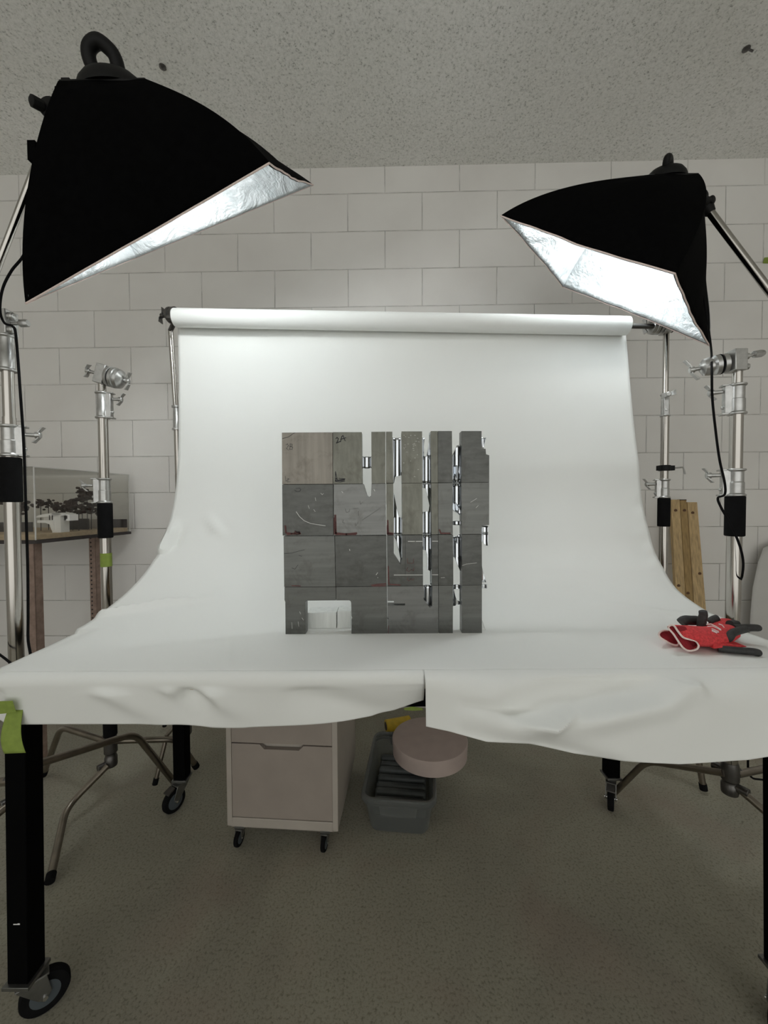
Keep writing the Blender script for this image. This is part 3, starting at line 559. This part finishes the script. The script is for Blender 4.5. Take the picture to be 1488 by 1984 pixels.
block('darkest steel block under the brushed one with a long curved white scratch',[[(88,426),(414,424),(416,751),(91,753)]],S[2],marks=[
 ('curved_scratch','scratch_bright',[[(178,600),(200,632),(230,658),(270,675),(310,682),(365,690)]],1.8),
 ('marker_writing','ink_black',[[(168,462),(182,472),(200,470),(208,458),(198,448),(176,450)]],1.4),('marker_smear','ink_red',[[(108,690),(112,735),(150,742),(205,740)],[(120,745),(200,735),(170,728)]],7),('marker_smear','ink_black',[[(170,722),(205,740),(180,748),(165,735),(200,725)]],2.5),
 ('scratches','scratch_bright',[[(255,560),(262,580)],[(300,510),(304,530)],[(290,585),(300,600)],[(335,480),(345,492),(352,482)]],1.2)])
block('grey steel block with a thick red L shaped mark in its lower left corner',[[(418,424),(610,422),(632,495),(645,505),(658,498),(661,421),(751,420),(754,748),(419,751)]],S[4],marks=[
 ('red_corner_mark','ink_red',[[(428,622),(432,738),(500,745),(565,738)],[(424,640),(426,742)],[(432,744),(560,744)]],8),
 ('faint_writing','ink_faint',[[(492,582),(500,605),(518,600),(520,582)],[(540,580),(575,578)],[(585,592),(575,600),(578,625)],[(480,650),(475,668),(490,675)],[(555,670),(560,690),(575,665)],[(600,655),(712,580)],[(585,530),(590,552),(610,535)]],1.5),
 ('scratches','scratch_bright',[[(676,456),(682,468)],[(470,470),(478,480)]],1.8)])
block('second row steel block between the polished slots with a small red upright mark',[[(756,420),(800,418),(803,747),(758,748)],[(856,418),(987,417),(989,746),(858,747)],[(1044,416),(1087,416),(1087,745),(1046,746)]],S[3],
 [(800,857,[(480,800,803),(560,801,820),(635,802,838),(642,803,857),(700,803,857),(748,803,857)]),(987,1045,[(419,989,1043),(445,989,1043),(450,1012,1043),(560,1036,1044),(598,1030,1044),(602,990,1044),(700,991,1045),(747,991,1046)])],[
 ('red_corner_mark','ink_red',[[(765,655),(768,735),(800,740)],[(762,690),(764,742),(795,744)]],6)])
block('second row steel block at the right edge, dark polished notch low on its side',[[(1088,416),(1180,415),(1182,744),(1089,745)],[(1236,414),(1415,413),(1414,685),(1368,690),(1367,743),(1239,744)]],S[1],
 [(1180,1238,[(416,1183,1237),(520,1182,1235),(585,1181,1234),(622,1230,1236)]),(1180,1238,[(660,1182,1234),(688,1182,1234)]),(1366,1418,[(692,1369,1414),(744,1369,1414)]),(1175,1215,[(520,1182,1196),(545,1182,1208),(590,1200,1230),(615,1220,1233)])],[
 ('scratches','scratch_bright',[[(1295,540),(1335,515)],[(1330,575),(1345,560)]],1.2),('red_corner_mark','ink_red',[[(1095,715),(1105,738),(1165,738)]],6)])
block('scuffed steel block third from the top in the leftmost column',[[(97,757),(424,756),(430,1080),(101,1082)]],S[1],marks=[
 ('scratches','ink_black',[[(100,868),(150,865),(195,852),(232,844)],[(150,960),(170,968),(190,940)],[(195,880),(215,885)]],1.4),('red_smear','ink_red',[[(150,1074),(205,1076)]],4)])
block('plain dark steel block in the middle of the stack, red smear at its lower right',[[(426,756),(756,753),(759,1077),(432,1080)]],S[2],marks=[
 ('red_smear','ink_red',[[(660,1072),(700,1066),(752,1062)],[(670,1076),(750,1074)]],5),('scratches','scratch_bright',[[(700,1022),(702,1024)],[(520,840),(522,850)],[(690,1005),(700,990)]],2)])
block('third row steel block with two gaps painted as bright horizontal lines, plus faint red writing',[[(760,752),(803,751),(803,870),(828,908),(846,938),(858,900),(857,750),(989,749),(991,1074),(763,1076)],[(1046,748),(1087,748),(1088,1073),(1049,1074)]],S[2],
 [(803,857,[(750,803,857),(800,824,857),(860,838,857),(905,848,857),(935,846,852)]),(990,1047,[(749,991,1046),(845,991,1047),(852,1012,1047),(885,1022,1047),(975,1022,1047),(985,1040,1048),(1072,1040,1048)])],[
 ('painted_gap','scratch_bright',[[(895,790),(938,790)],[(945,790),(985,790)],[(1050,789),(1086,789)],[(805,1006),(987,1005)],[(1050,1004),(1087,1004)]],2.6),  # bright strokes painted where gaps run through the block
 ('marker_writing','ink_red',[[(895,1020),(890,1035),(900,1045),(912,1030),(925,1040),(930,1025)],[(895,955),(885,975),(900,985),(915,970),(930,980),(932,960)],[(890,900),(892,930),(930,930),(930,900)]],1.8),
 ('red_corner_mark','ink_red',[[(768,950),(772,1065),(845,1070)]],5),('pencil_line','ink_black',[[(877,755),(877,1005)]],1)])
block('third row steel block at the right edge with a slanted opening in its slot',[[(1089,748),(1183,747),(1185,1072),(1090,1073)],[(1239,746),(1367,745),(1369,1071),(1241,1072)]],S[2],
 [(1183,1240,[(762,1186,1237),(830,1186,1237),(893,1186,1238),(897,1198,1238),(990,1236,1239)]),(1200,1245,[(748,1226,1238),(775,1200,1238),(808,1214,1236)]),(1366,1418,[(744,1369,1414),(790,1369,1414),(822,1404,1414)]),(1366,1410,[(930,1369,1370),(1000,1370,1386),(1058,1370,1405)])],[
 ('scratches','scratch_bright',[[(1242,945),(1270,935),(1335,928)],[(1105,1024),(1130,1022)]],1.2)])
block('bottom left steel block cut away like half an arch, resting on a narrow foot',[[(103,1084),(432,1082),(432,1168),(250,1170),(240,1175),(237,1184),(238,1402),(110,1402),(108,1180),(103,1165)]],S[1],marks=[
 ('red_smear','ink_red',[[(112,1396),(160,1398)]],5),('scratches','scratch_bright',[[(150,1310),(152,1350)],[(190,1305),(195,1335)],[(215,1280),(225,1295)],[(200,1240),(206,1255)]],1.2)])
block('bottom row steel block forming the right half of the arch opening',[[(434,1082),(760,1079),(763,1402),(628,1402),(625,1396),(532,1396),(533,1290),(541,1280),(533,1270),(530,1184),(527,1174),(518,1168),(434,1168)]],S[1])
block('bottom row steel block with a short horizontal slit and the pointed end of a slot',[[(763,1078),(995,1076),(995,1162),(1035,1215),(1048,1205),(1050,1075),(1089,1074),(1090,1402),(765,1402),(764,1292),(770,1285),(764,1276),(764,1200),(875,1200),(875,1188),(806,1188),(804,1172),(764,1172)]],S[4],
 [(993,1052,[(1076,996,1050),(1160,996,1050),(1185,1012,1049),(1212,1032,1047)]),(800,880,[(1172,806,880),(1187,806,880)])],[('marker_writing','ink_red',[[(770,1330),(768,1390)]],2)])
block('bottom right steel block with a white lit slot and a small polished tab',[[(1091,1074),(1183,1073),(1182,1380),(1192,1402),(1092,1402)],[(1240,1073),(1368,1072),(1368,1402),(1240,1402)]],S[1],
 [(1182,1240,[(1074,1185,1238),(1100,1185,1238),(1104,1184,1192),(1150,1184,1204),(1176,1184,1214),(1182,1184,1238),(1200,1184,1238),(1212,1184,1200)]),(1366,1410,[(1072,1369,1407),(1098,1369,1407)]),(1230,1240,[(1102,1231,1239),(1178,1231,1239)])],[],
 extra=[('clear_wedge','clear_acrylic',[(1369,1300),(1372,1300),(1405,1394),(1369,1396)],.02)])
# two pale milled blocks seen through the arch
for lb_,a,b,yt in(('pale milled aluminium block seen through the arch, the wider left one',(244,436),0,1246),('narrow pale milled aluminium block seen through the arch on the right',(441,528),0,1236)):
    Y=1.105; A=[cp(a[0],yt+2,Y),cp(a[1],yt,Y),cp(a[1],1390,Y),cp(a[0],1390,Y)]
    zb=.8045; 
    for i in(2,3): A[i].z=zb
    o=MB().prism(A,[p+V((0,.06,0)) for p in A]).build('aluminium_block','milled_aluminium',loc=((A[2]+A[3])/2),smooth=False,bevel=.001); tag(o,lb_,'metal block')
# ------------------------------------------------------------------ green tape
m=MB(); Pt=[at(2,1358,.80),at(24,1358,.80),at(31,1381,.805),at(0,1386,.805)]
gt=thing('masking_tape','yellow-green masking tape holding the paper corner to the front left table leg','tape',Pt[3])
MB().prism([at(-6,1359,.799),at(24,1358,.799),at(31,1380,.803),at(-6,1384,.803)],[p+V((0,.0006,0)) for p in(at(-6,1359,.799),at(24,1358,.799),at(31,1380,.803),at(-6,1384,.803))]).build('upper_strip','green_tape',gt,smooth=False)
def tp(u,v):
    l=at(2+14*v,1382+73*v,.80); r_=at(32+25*v-4*math.sin(v*3),1381+73*v,.80); return l.lerp(r_,u)+V((0,-.012*math.sin(v*2.4)+.008*(u-.5)*math.sin(v*3)+.015*(1-v),0))
MB().grid(tp,10,14).build('hanging_strip','green_tape',gt,solid=.0005)
def tag_tape(pts,label):
    c=V(pts[0]); o=MB().prism(pts,[V(p)+V((0,.0008,0)) for p in pts]).build('masking_tape','green_tape',loc=c,smooth=False); tag(o,label,'tape')
tag_tape([at(782,1372,.90),at(800,1369,.90),at(818,1372,.90),at(820,1376,.90),at(800,1377,.90),at(784,1376,.90)],'crumpled yellow-green tape end under the fold of the paper at the table edge')
tag_tape([at(1481,499,2.139),at(1500,497,2.139),at(1500,511,2.139),at(1478,510,2.139)],'small green tape scrap on the wall at the right edge of the view')
# ------------------------------------------------------------------ gloves (crop: 5.767 px, offset 1230,1150)
def gp(x,y,Y): return at(1230+x/5.767,1150+y/5.767,Y)
def loft(m,rings,cap=False):
    n=len(rings[0]); vs=[p for r_ in rings for p in r_]; m.add(vs,[(i*n+k,i*n+(k+1)%n,(i+1)*n+(k+1)%n,(i+1)*n+k) for i in range(len(rings)-1) for k in range(n)]+([tuple((len(rings)-1)*n+k for k in range(n))] if cap else []))
def resample(P,n):
    P=[V(p) for p in P]+[V(P[0])]; L=[0]
    for a,b in zip(P,P[1:]): L.append(L[-1]+(b-a).length)
    out=[];j=0
    for k in range(n):
        s_=L[-1]*k/n
        while L[j+1]<s_: j+=1
        out.append(P[j].lerp(P[j+1],(s_-L[j])/(L[j+1]-L[j])))
    return out
def closed(P,n=5):
    P=[V(p) for p in P]; Q=[P[-1]]+P+P[:2]; out=[]
    for i in range(1,len(Q)-2):
        for k in range(n):
            t=k/n;a,b,c,d=Q[i-1:i+3]; out.append(.5*((2*b)+(c-a)*t+(2*a-5*b+4*c-d)*t*t+(3*b-a-3*c+d)*t**3))
    return out
def ring(px,py,Y,hx,hz,tilt,n,dy=1.0):
    c=gp(px,py,Y); a=V((math.cos(tilt)*.25,1,0)).normalized()*hx; b=V((-math.sin(tilt)*0+.15,0,1)).normalized()*hz
    return [c+a*math.cos(2*math.pi*k/n)+b*math.sin(2*math.pi*k/n) for k in range(n)]
def finger(root,pts,r,mat='nitrile_black',name='finger'):
    P=spline([gp(*p) for p in pts],6); n=len(P); rr=[]
    for i in range(n):
        t=i/(n-1); k=r[0]+(r[1]-r[0])*t; e=(1-t)*n
        rr.append(k*(math.sqrt(max(.02,1-max(0,(t-.9)/.1)**2))))
    return MB().tube(P,rr,16).build(name,mat,root)
def glove(label,rimpts,mid,palm,fingers,loc):
    g=thing('work_glove',label,'glove',loc)
    n=48; rim=resample(closed([gp(*p) for p in rimpts]),n)
    # align ring start with nearest point
    rings=[rim]
    for rg in mid+palm:
        c=ring(*rg,n=n)
        best=min(((sum((rim[k]-(c[(s*k+o)%n]+rim[0]-rim[0])).length for k in range(0,n,4)),s,o) for s in(1,-1) for o in range(n)))
        rings.append([c[(best[1]*k+best[2])%n] for k in range(n)])
    sm_=[]
    for a,b in zip(rings,rings[1:]): sm_+=[[p.lerp(q,t) for p,q in zip(a,b)] for t in(0,.33,.66)]
    sm_.append(rings[-1])
    m=MB(); loft(m,sm_,True); m.build('knit_shell','red_knit',g,solid=.0016)
    cI=sum(rim,V())/n; inn=[[p.lerp(cI,.07)+V((.002,0,0)) for p in rim],[p.lerp(cI,.18)+V((.03,.01,0)) for p in rim]]
    m=MB(); loft(m,inn,True); m.build('inner_lining','dark_red_knit',g,solid=.0006)
    lab(MB().tube(rim+[rim[0]],.0022,8,False).build('cuff_trim','cream_trim',g),'cream stitched edge of the cuff opening')
    for f in fingers: finger(g,*f)
    return g
Yg=.93
g1=glove('red and black work glove lying on top of the other, cuff opening toward the left',
  [(372,372,.93),(405,352,.93),(440,362,.925),(480,420,.92),(540,490,.915),(610,512,.915),(680,532,.915),(712,580,.91),(690,622,.91),(610,640,.91),(545,610,.915),(490,540,.92),(430,450,.925),(385,400,.93)],
  [(640,470,.945,.040,.021,0),(790,480,.95,.038,.021,0)],[(900,470,.955,.040,.020,0),(1010,440,.965,.040,.018,0),(1080,420,.97,.034,.013,0)],
  [([(1090,385,.975),(1200,385,.98),(1290,382,.98),(1405,385,.985)],(.0098,.0086)),([(1030,500,.93),(1050,495,.925),(1095,440,.93),(1200,405,.95),(1250,395,.955)],(.0095,.0085)),
   ([(930,615,.915),(1050,625,.905),(1200,640,.90),(1330,650,.895),(1405,672,.895)],(.0075,.0085)),([(1060,340,.99),(1100,335,1.0),(1160,345,1.0)],(.009,.009))],gp(700,640,.94))
MB().prism([gp(880,560,.915),gp(1000,560,.91),gp(1250,590,.905),gp(1260,602,.905),gp(1000,606,.905),gp(880,620,.91)],[p+V((0,.03,0)) for p in(gp(880,560,.915),gp(1000,560,.91),gp(1250,590,.905),gp(1260,602,.905),gp(1000,606,.905),gp(880,620,.91))]).build('thumb_gusset','red_knit',g1,bevel=.002)
m=MB()
def gs(pts,w=.0011):
    P=[gp(*p) for p in pts]; m.tube(P,w,6)
for i in range(4): gs([(800+i*14,345+i*22,.925-.001*i),(850+i*14,340+i*22,.928),(905+i*13,365+i*20,.93),(960+i*2,400+i*10,.933)] if i<2 else [(835+i*12,350+i*20,.924),(880+i*10,372+i*18,.926),(930+i*3,395+i*14,.93)],.0009)
for i in range(4): gs([(862+i*16,402+i*9,.922),(868+i*16,425+i*7,.921)],.0010)
gs([(940,340,.94),(975,352,.945),(998,380,.945)],.001)
m.build('printed_stripes','white_print',g1)
g2=glove('red and black work glove lying underneath, its thumb and fingers sticking up behind',
  [(268,455,.96),(290,425,.965),(340,412,.97),(395,430,.975),(440,470,.97),(478,520,.96),(490,560,.955),(465,578,.95),(400,560,.95),(330,520,.95),(285,490,.955)],
  [(560,500,.985,.036,.014,0),(760,480,1.0,.038,.015,0)],[(900,430,1.01,.042,.022,0),(1010,380,1.02,.036,.022,0),(1060,350,1.02,.028,.014,0)],
  [([(745,380,1.0),(750,300,1.0),(765,240,1.0),(757,185,1.0)],(.0105,.0092)),([(520,330,1.03),(560,300,1.03),(640,300,1.03),(720,300,1.03)],(.013,.012)),([(840,320,1.03),(880,290,1.03),(930,272,1.03)],(.010,.0095)),([(1030,345,1.02),(1080,330,1.025),(1130,335,1.02)],(.011,.009))],gp(380,580,.96))
# ------------------------------------------------------------------ cabinet
cb=thing('file_cabinet','beige metal file cabinet on small casters under the table','cabinet',(-.33,1.5,0))
ca=math.atan2(-.027,.38); ux=V((math.cos(ca),math.sin(ca),0)); uy=V((-ux.y,ux.x,0)); c0=V((-.538,1.303,.066)); W,D,H=.381,.40,.56
def cbp(a,b,z): return c0+ux*a+uy*b+V((0,0,z))
rotc=Matrix.Rotation(ca,3,'Z')
def cbox(m,a0,a1,b0,b1,z0,z1): return m.box(cbp((a0+a1)/2,(b0+b1)/2,(z0+z1)/2),(a1-a0,b1-b0,z1-z0),rotc)
m=MB(); cbox(m,0,.018,0,D,0,H); cbox(m,W-.018,W,0,D,0,H); cbox(m,.018,W-.018,0,D,0,.030); cbox(m,.018,W-.018,0,D,H-.02,H); cbox(m,.018,W-.018,D-.01,D,.03,H-.02); m.build('body','cabinet_frame',cb,bevel=.002)
def drawer(z0,z1):
    e=.0175; cut=(W-2*e)*.28; xs=W/2; 
    A=[(e+.001,z0),(W-e-.001,z0),(W-e-.001,z1),(xs+.075,z1),(xs+.06,z1-.016),(xs-.06,z1-.016),(xs-.075,z1),(e+.001,z1)]
    f=[cbp(a,.002,z) for a,z in A]; o=MB().prism(f,[p+uy*.016 for p in f]).build('drawer','cabinet_enamel',cb,smooth=False,bevel=.001)
    MB().prism([cbp(a,.022,z) for a,z in((xs-.08,z1-.001),(xs+.08,z1-.001),(xs+.08,z1-.03),(xs-.08,z1-.03))],[cbp(a,.024,z) for a,z in((xs-.08,z1-.001),(xs+.08,z1-.001),(xs+.08,z1-.03),(xs-.08,z1-.03))]).build('finger_pull','cabinet_frame',o,smooth=False)
    m=MB(); cbox(m,.03,W-.03,.026,D-.03,z0+.004,z1-.03); m.build('drawer_tray','cabinet_enamel',o,smooth=False)
drawer(.032,.284); drawer(.288,.402); drawer(.406,.536)
for a,b in((.042,.016),(W-.045,.016),(.045,D-.05),(W-.05,D-.05)):
    p=cbp(a,b,0); caster(cb,p.x,p.y,.066,.027,ca+R(-97 if b<.1 else 80),.014,False)
# ------------------------------------------------------------------ clear bin, round box, spool
bn=thing('storage_bin','clear plastic storage bin without lid standing on the floor under the table','bin',(.07,1.55,0))
ba=R(-6); bx=V((math.cos(ba),math.sin(ba),0)); by=V((-bx.y,bx.x,0)); bc=V((.063,1.508,0))
def rr(hx,hy,r,z,n=6):
    out=[]
    for (sx,sy,a0) in((1,1,0),(-1,1,90),(-1,-1,180),(1,-1,270)):
        for k in range(n+1):
            a=R(a0+90*k/n); out.append(bc+bx*(sx*(hx-r)+r*math.cos(a))+by*(sy*(hy-r)+r*math.sin(a))+V((0,0,z)))
    return out
m=MB(); outer=[rr(.100,.162,.03,.003),rr(.104,.166,.032,.012),rr(.120,.188,.034,.125),rr(.120,.188,.034,.128)]
wv=[p.copy() for p in outer[0]]
loft(m,outer); m.add(outer[0],[tuple(range(len(outer[0])))]); m.build('tub','bin_plastic',bn,solid=.002)
m=MB(); loft(m,[rr(.120,.188,.034,.118),rr(.129,.199,.040,.120),rr(.132,.202,.042,.128),rr(.131,.201,.042,.140),rr(.127,.197,.038,.144),rr(.121,.189,.034,.142),rr(.119,.187,.033,.134)]); m.build('rim','bin_plastic',bn,solid=.0015)
for s_ in(-1,1):
    m=MB().prism([bc+bx*a+by*s_*.197+V((0,0,z)) for a,z in((-.07,.143),(.07,.143),(.06,.085),(-.06,.085))],[bc+bx*a+by*s_*.201+V((0,0,z)) for a,z in((-.07,.143),(.07,.143),(.06,.085),(-.06,.085))])
    m.build('handle_panel','bin_plastic',bn,bevel=.002)
o=MB(); 
for k in range(7): o.box(bc+by*(-.10+.04*k)+V((0,0,.045+.004*math.sin(k*2))),(.19,.028,.06),Matrix.Rotation(ba,3,'Z'))
tag(o.build('folded_grey_liner','grey_liner',loc=bc+V((0,0,.02)),bevel=.008),'dark grey ribbed liner folded inside the clear bin','liner')
rb=thing('round_box','round blush coloured lidded box resting on the rim of the clear bin','box',(.180,1.561,.1475))
rc=V((.180,1.561,.1475)); MB().lathe(rc,(0,0,1),[(.146,0),(.1485,.002),(.1485,.040)],64).build('box_base','blush_carton',rb)
MB().lathe(rc+V((0,0,.0385)),(0,0,1),[(.1480,0),(.1505,.0005),(.1510,.020),(.149,.0235),(.146,.0245)],64).build('lid','blush_carton',rb)
sp=at(771,1396,1.97); sp.z=.0305; d=V((.95,.3,0)).normalized()
yb=thing('tape_spool','yellow spool lying on the floor near the wall behind the clear bin','spool',(sp.x,sp.y,0))
MB().lathe(sp-d*.065,d,[(.027,0),(.030,.002),(.030,.128),(.027,.13)],28).build('winding','yellow_plastic',yb); MB().lathe(sp-d*.0665,d,[(.012,0),(.020,.0005),(.020,.132),(.012,.133)],20).build('core','dark_card',yb)
# ------------------------------------------------------------------ planks and film at right
def plank(label,px0,px1,ptop,pb0,pb1,mat,th,yo,cap=False,zt=None):
    Yt=2.085+yo; Yb=1.93+yo; t0,t1=at(px0,ptop,Yt),at(px1,ptop,Yt); b0,b1=at(pb0,1400,Yb),at(pb1,1400,Yb); b0.z=b1.z=.002
    A=[t0,t1,b1,b0]; c=(b0+b1)/2
    root=thing('wooden_plank',label,'plank',c,'pine planks leaning on the block wall')
    MB().prism(A,[p+V((0,th,.0 if p.z>1 else .003)) for p in A]).build('board',mat,root,smooth=False,bevel=.002)
    rnd=random.Random(px0); 
    for k in range(2):
        t=(.05,rnd.uniform(.25,.45))[k]; u=rnd.uniform(.3,.7); p=(t0.lerp(b0,t)).lerp(t1.lerp(b1,t),u)
        MB().lathe(p-V((0,.0008,0)),(0,1,0),[(.001,0),(.007,.0002),(.009,.0006),(.009,.001)],14).build('knot','knot_brown',root)
    if cap: MB().prism([t0+V((0,-.0005,.001)),t1+V((0,-.0005,.001)),t1+V((0,-.0005,-.005)),t0+V((0,-.0005,-.005))],[q+V((0,th+.001,0)) for q in(t0+V((0,-.0005,.001)),t1+V((0,-.0005,.001)),t1+V((0,-.0005,-.005)),t0+V((0,-.0005,-.005)))]).build('dark_end','dark_card',root,smooth=False)
plank('leftmost pale pine plank leaning on the wall beside the backdrop stand',1300,1317,968,1326,1345,'plank_pine',.02,-.006)
plank('shaded side face of the left pine plank, built as a darker board',1317.5,1330,968,1346,1360,'plank_pine_shaded',.02,.0,True)  # side face of the left timber, its shade put into a darker pine
plank('rightmost pine plank with the lower top end, leaning on the wall',1332,1351,973,1362,1388,'plank_pine',.02,.012)
def film(u,v):
    xe,ze=[(2.02,.905),(1.985,.83),(1.95,.70),(1.93,.55),(1.92,.43),(1.915,.2),(1.91,.01)][min(6,int(v*6+.001))]
    return V((xe+u*.5,2.085-.06*v-.05*u+.01*math.sin(u*3),ze+(1-v)*.25*u))
tag(MB().grid(film,16,6).build('plastic_sheet','grey_film',loc=(1.95,1.98,0),solid=.001),'smooth grey sheet leaning on the block wall at the far right','sheet')
# ------------------------------------------------------------------ display shelf, acrylic case and architectural model
ux=V((-1,-.0,0)); A0=V((-1.482,1.665,0)); 
def cs(a,b,z): # a: distance leftwards, b: back, along the case side direction
    sd=V((.08,.505,0)).normalized(); return A0+V((-1,.02,0))*a+sd*b+V((0,0,z))
sh=thing('display_shelf','wooden display shelf on angle iron legs against the left wall','shelf',cs(.45,.25,0))
def slab(m,a0,a1,b0,b1,z0,z1):
    A=[cs(a0,b0,z0),cs(a1,b0,z0),cs(a1,b1,z0),cs(a0,b1,z0)]; m.prism(A,[p+V((0,0,z1-z0)) for p in A]); return m
DB=.505
slab(MB(),-.006,1.1,-.006,DB,.992,1.006).build('shelf_board','dark_card',sh,smooth=False)
for a,b in((.03,.02),(.085,.38),(1.0,.02),(1.0,.46)):
    o=MB(); slab(o,a,a+.034,b,b+.003,0,.992); slab(o,a,a+.003,b,b+.034,0,.992); l=o.build('leg','angle_iron',sh,smooth=False)
    if b==.38:
        h=MB()
        for k in range(24): h.lathe(cs(a+.024,b-.0006,.98-.022*k),(0,1,0),[(.0045,0),(.0045,.001)],10)
        o_=h.build('hole_row','dark_card',l,smooth=False); o_['kind']='stuff'
am=thing('architectural_model','white house model with dark brown trees on a plywood base inside the clear case','model',cs(.4,.2,1.007))
slab(MB(),.006,1.08,.006,DB-.01,1.007,1.030).build('base','plywood',am,smooth=False,bevel=.001)
def mp(x,y,Y): return at(x,y,Y)
# house
Yh=1.80; zb=1.0305
def hb(m,x0,x1,yt,Y,d,z0=None):
    a,b=mp(x0,yt,Y),mp(x1,yt,Y); zt=(a.z+b.z)/2; m.box(((a.x+b.x)/2,Y+d/2,((z0 or zb)+zt)/2),(b.x-a.x,d,zt-(z0 or zb))); return m
m=MB(); hb(m,100,117,995,1.78,.05); hb(m,117,128,998,1.80,.05,1.085); hb(m,124,135,997,1.80,.05,1.083); hb(m,84,100,1000,1.80,.05,1.075); 
arc=[(70,1001),(76,998),(86,996),(100,994),(112,994),(120,996),(120,999),(70,1003)]; A=[mp(x,y,1.78) for x,y in arc]; m.prism(A,[p+V((0,.08,0)) for p in A])
arc=[(72,1013),(88,1013),(96,1016),(100,1028),(104,1028),(104,1008),(72,1008)]; A=[mp(x,y,1.775) for x,y in arc]; m.prism(A,[p+V((0,.006,0)) for p in A])
hs=m.build('house','model_board',am,smooth=False)
for x in(96,101.5): 
    a=mp(x,1003,1.7795); MB().box(a,(.004,.002,.022)).build('window','dark_card',hs,smooth=False)
for x in(119.5,128,): 
    a=mp(x,1002,1.799); MB().box(a,(.010,.002,.014)).build('window','dark_card',hs,smooth=False)
hb(MB(),121,171,1005,1.98,.006).build('boundary_wall','dark_card',am,smooth=False); hb(MB(),214,245,1006,2.12,.006).build('boundary_wall','dark_card',am,smooth=False)
hb(MB(),-40,62,1012,1.84,.006).build('boundary_wall','dark_card',am,smooth=False)
hb(MB(),171,212,1006,2.05,.006).build('site_card','cabinet_frame',am,smooth=False)
rnd=random.Random(3)
for (x,y,w,h,Y) in((78,975,15,8,1.92),(93,976,10,7,1.95),(108,980,13,9,1.90),(122,986,12,9,1.95),(140,978,20,12,1.92),(152,992,22,9,1.90),(168,962,16,18,1.97),(158,952,9,8,1.98),(176,985,18,10,1.99),(190,990,12,8,2.02),(40,985,20,12,1.9),(20,975,16,14,1.95)):
    s_=760/Y; root_z=zb; c=mp(x,y,Y); t=MB()
    for k in range(26):
        q=V((rnd.gauss(0,.42)*w/s_,rnd.gauss(0,.25)*w/s_,rnd.gauss(0,.42)*h/s_)); t.ball(c+q,rnd.uniform(.22,.42)*min(w,h)/s_,8,(1.2,1,.8),.5)
    f=t.build('model_tree','dried_foliage',am); MB().tube([(c.x,c.y,zb-.001),(c.x+.002,c.y,c.z)],.0018,6).build('trunk','dark_card',f)
ac=thing('acrylic_case','clear acrylic display case covering the architectural model','display case',cs(.4,.2,1.0065))
t=.004; zt=1.316; CW=1.095
for nm,a in(('front_panel',(0,CW,0,t,1.0065,zt)),('side_panel',(0,t,t,DB-t,1.0065,zt)),('back_panel',(0,CW,DB-t,DB,1.0065,zt)),('top_panel',(0,CW,0,DB,zt,zt+t))): slab(MB(),*a).build(nm,'clear_acrylic',ac,smooth=False)
MB().bar(cs(.001,.001,1.007),cs(.001,.001,zt),.004,.004,(0,1,0)).bar(cs(.001,DB-.002,1.007),cs(.001,DB-.002,zt),.004,.004,(0,1,0)).bar(cs(.001,0,zt+.002),cs(.001,DB,zt+.002),.004,.004).build('polished_edges','grey_film',ac,smooth=False)
# ------------------------------------------------------------------ ceiling screws
for px,py,lb_ in((315,129,'small dark screw in the ceiling right of the left softbox'),(1446,94,'small dark screw in the ceiling near the top right corner')):
    d=fw+rtv*((px-744)/FPX)-upv*((py-992)/FPX); p=EYE+d*((2.985-EYE.z)/d.z)
    s_=thing('ceiling_screw',lb_,'screw',p); MB().lathe(p,(0,0,-1),[(.014,0),(.014,.004),(.006,.010)],12).build('head','dark_steel',s_); MB().tube([p,p+V((.018,-.01,-.022))],.004,6).build('shank','dark_steel',s_)
# ------------------------------------------------------------------ world, camera
w=bpy.data.worlds.new('World'); bpy.context.scene.world=w; w.use_nodes=True
bg=w.node_tree.nodes['Background']; bg.inputs[0].default_value=(.95,.95,.91,1); bg.inputs[1].default_value=1.15
cam=bpy.data.cameras.new('Camera'); co=bpy.data.objects.new('Camera',cam); COL.objects.link(co)
cam.sensor_fit='VERTICAL'; cam.sensor_height=24; cam.lens=24*FPX/1984; cam.clip_start=.02; cam.clip_end=50
mw=Matrix((rtv,upv,-fw)).transposed().to_4x4(); mw.translation=EYE; co.matrix_world=mw
sc=bpy.context.scene; sc.camera=co
sc.view_settings.view_transform='Standard'; sc.view_settings.look='None'; sc.view_settings.gamma=1; sc.view_settings.exposure=.14; sc.view_settings.use_curve_mapping=False
sc.cycles.max_bounces=10; sc.cycles.diffuse_bounces=6; sc.cycles.glossy_bounces=6; sc.cycles.transparent_max_bounces=16
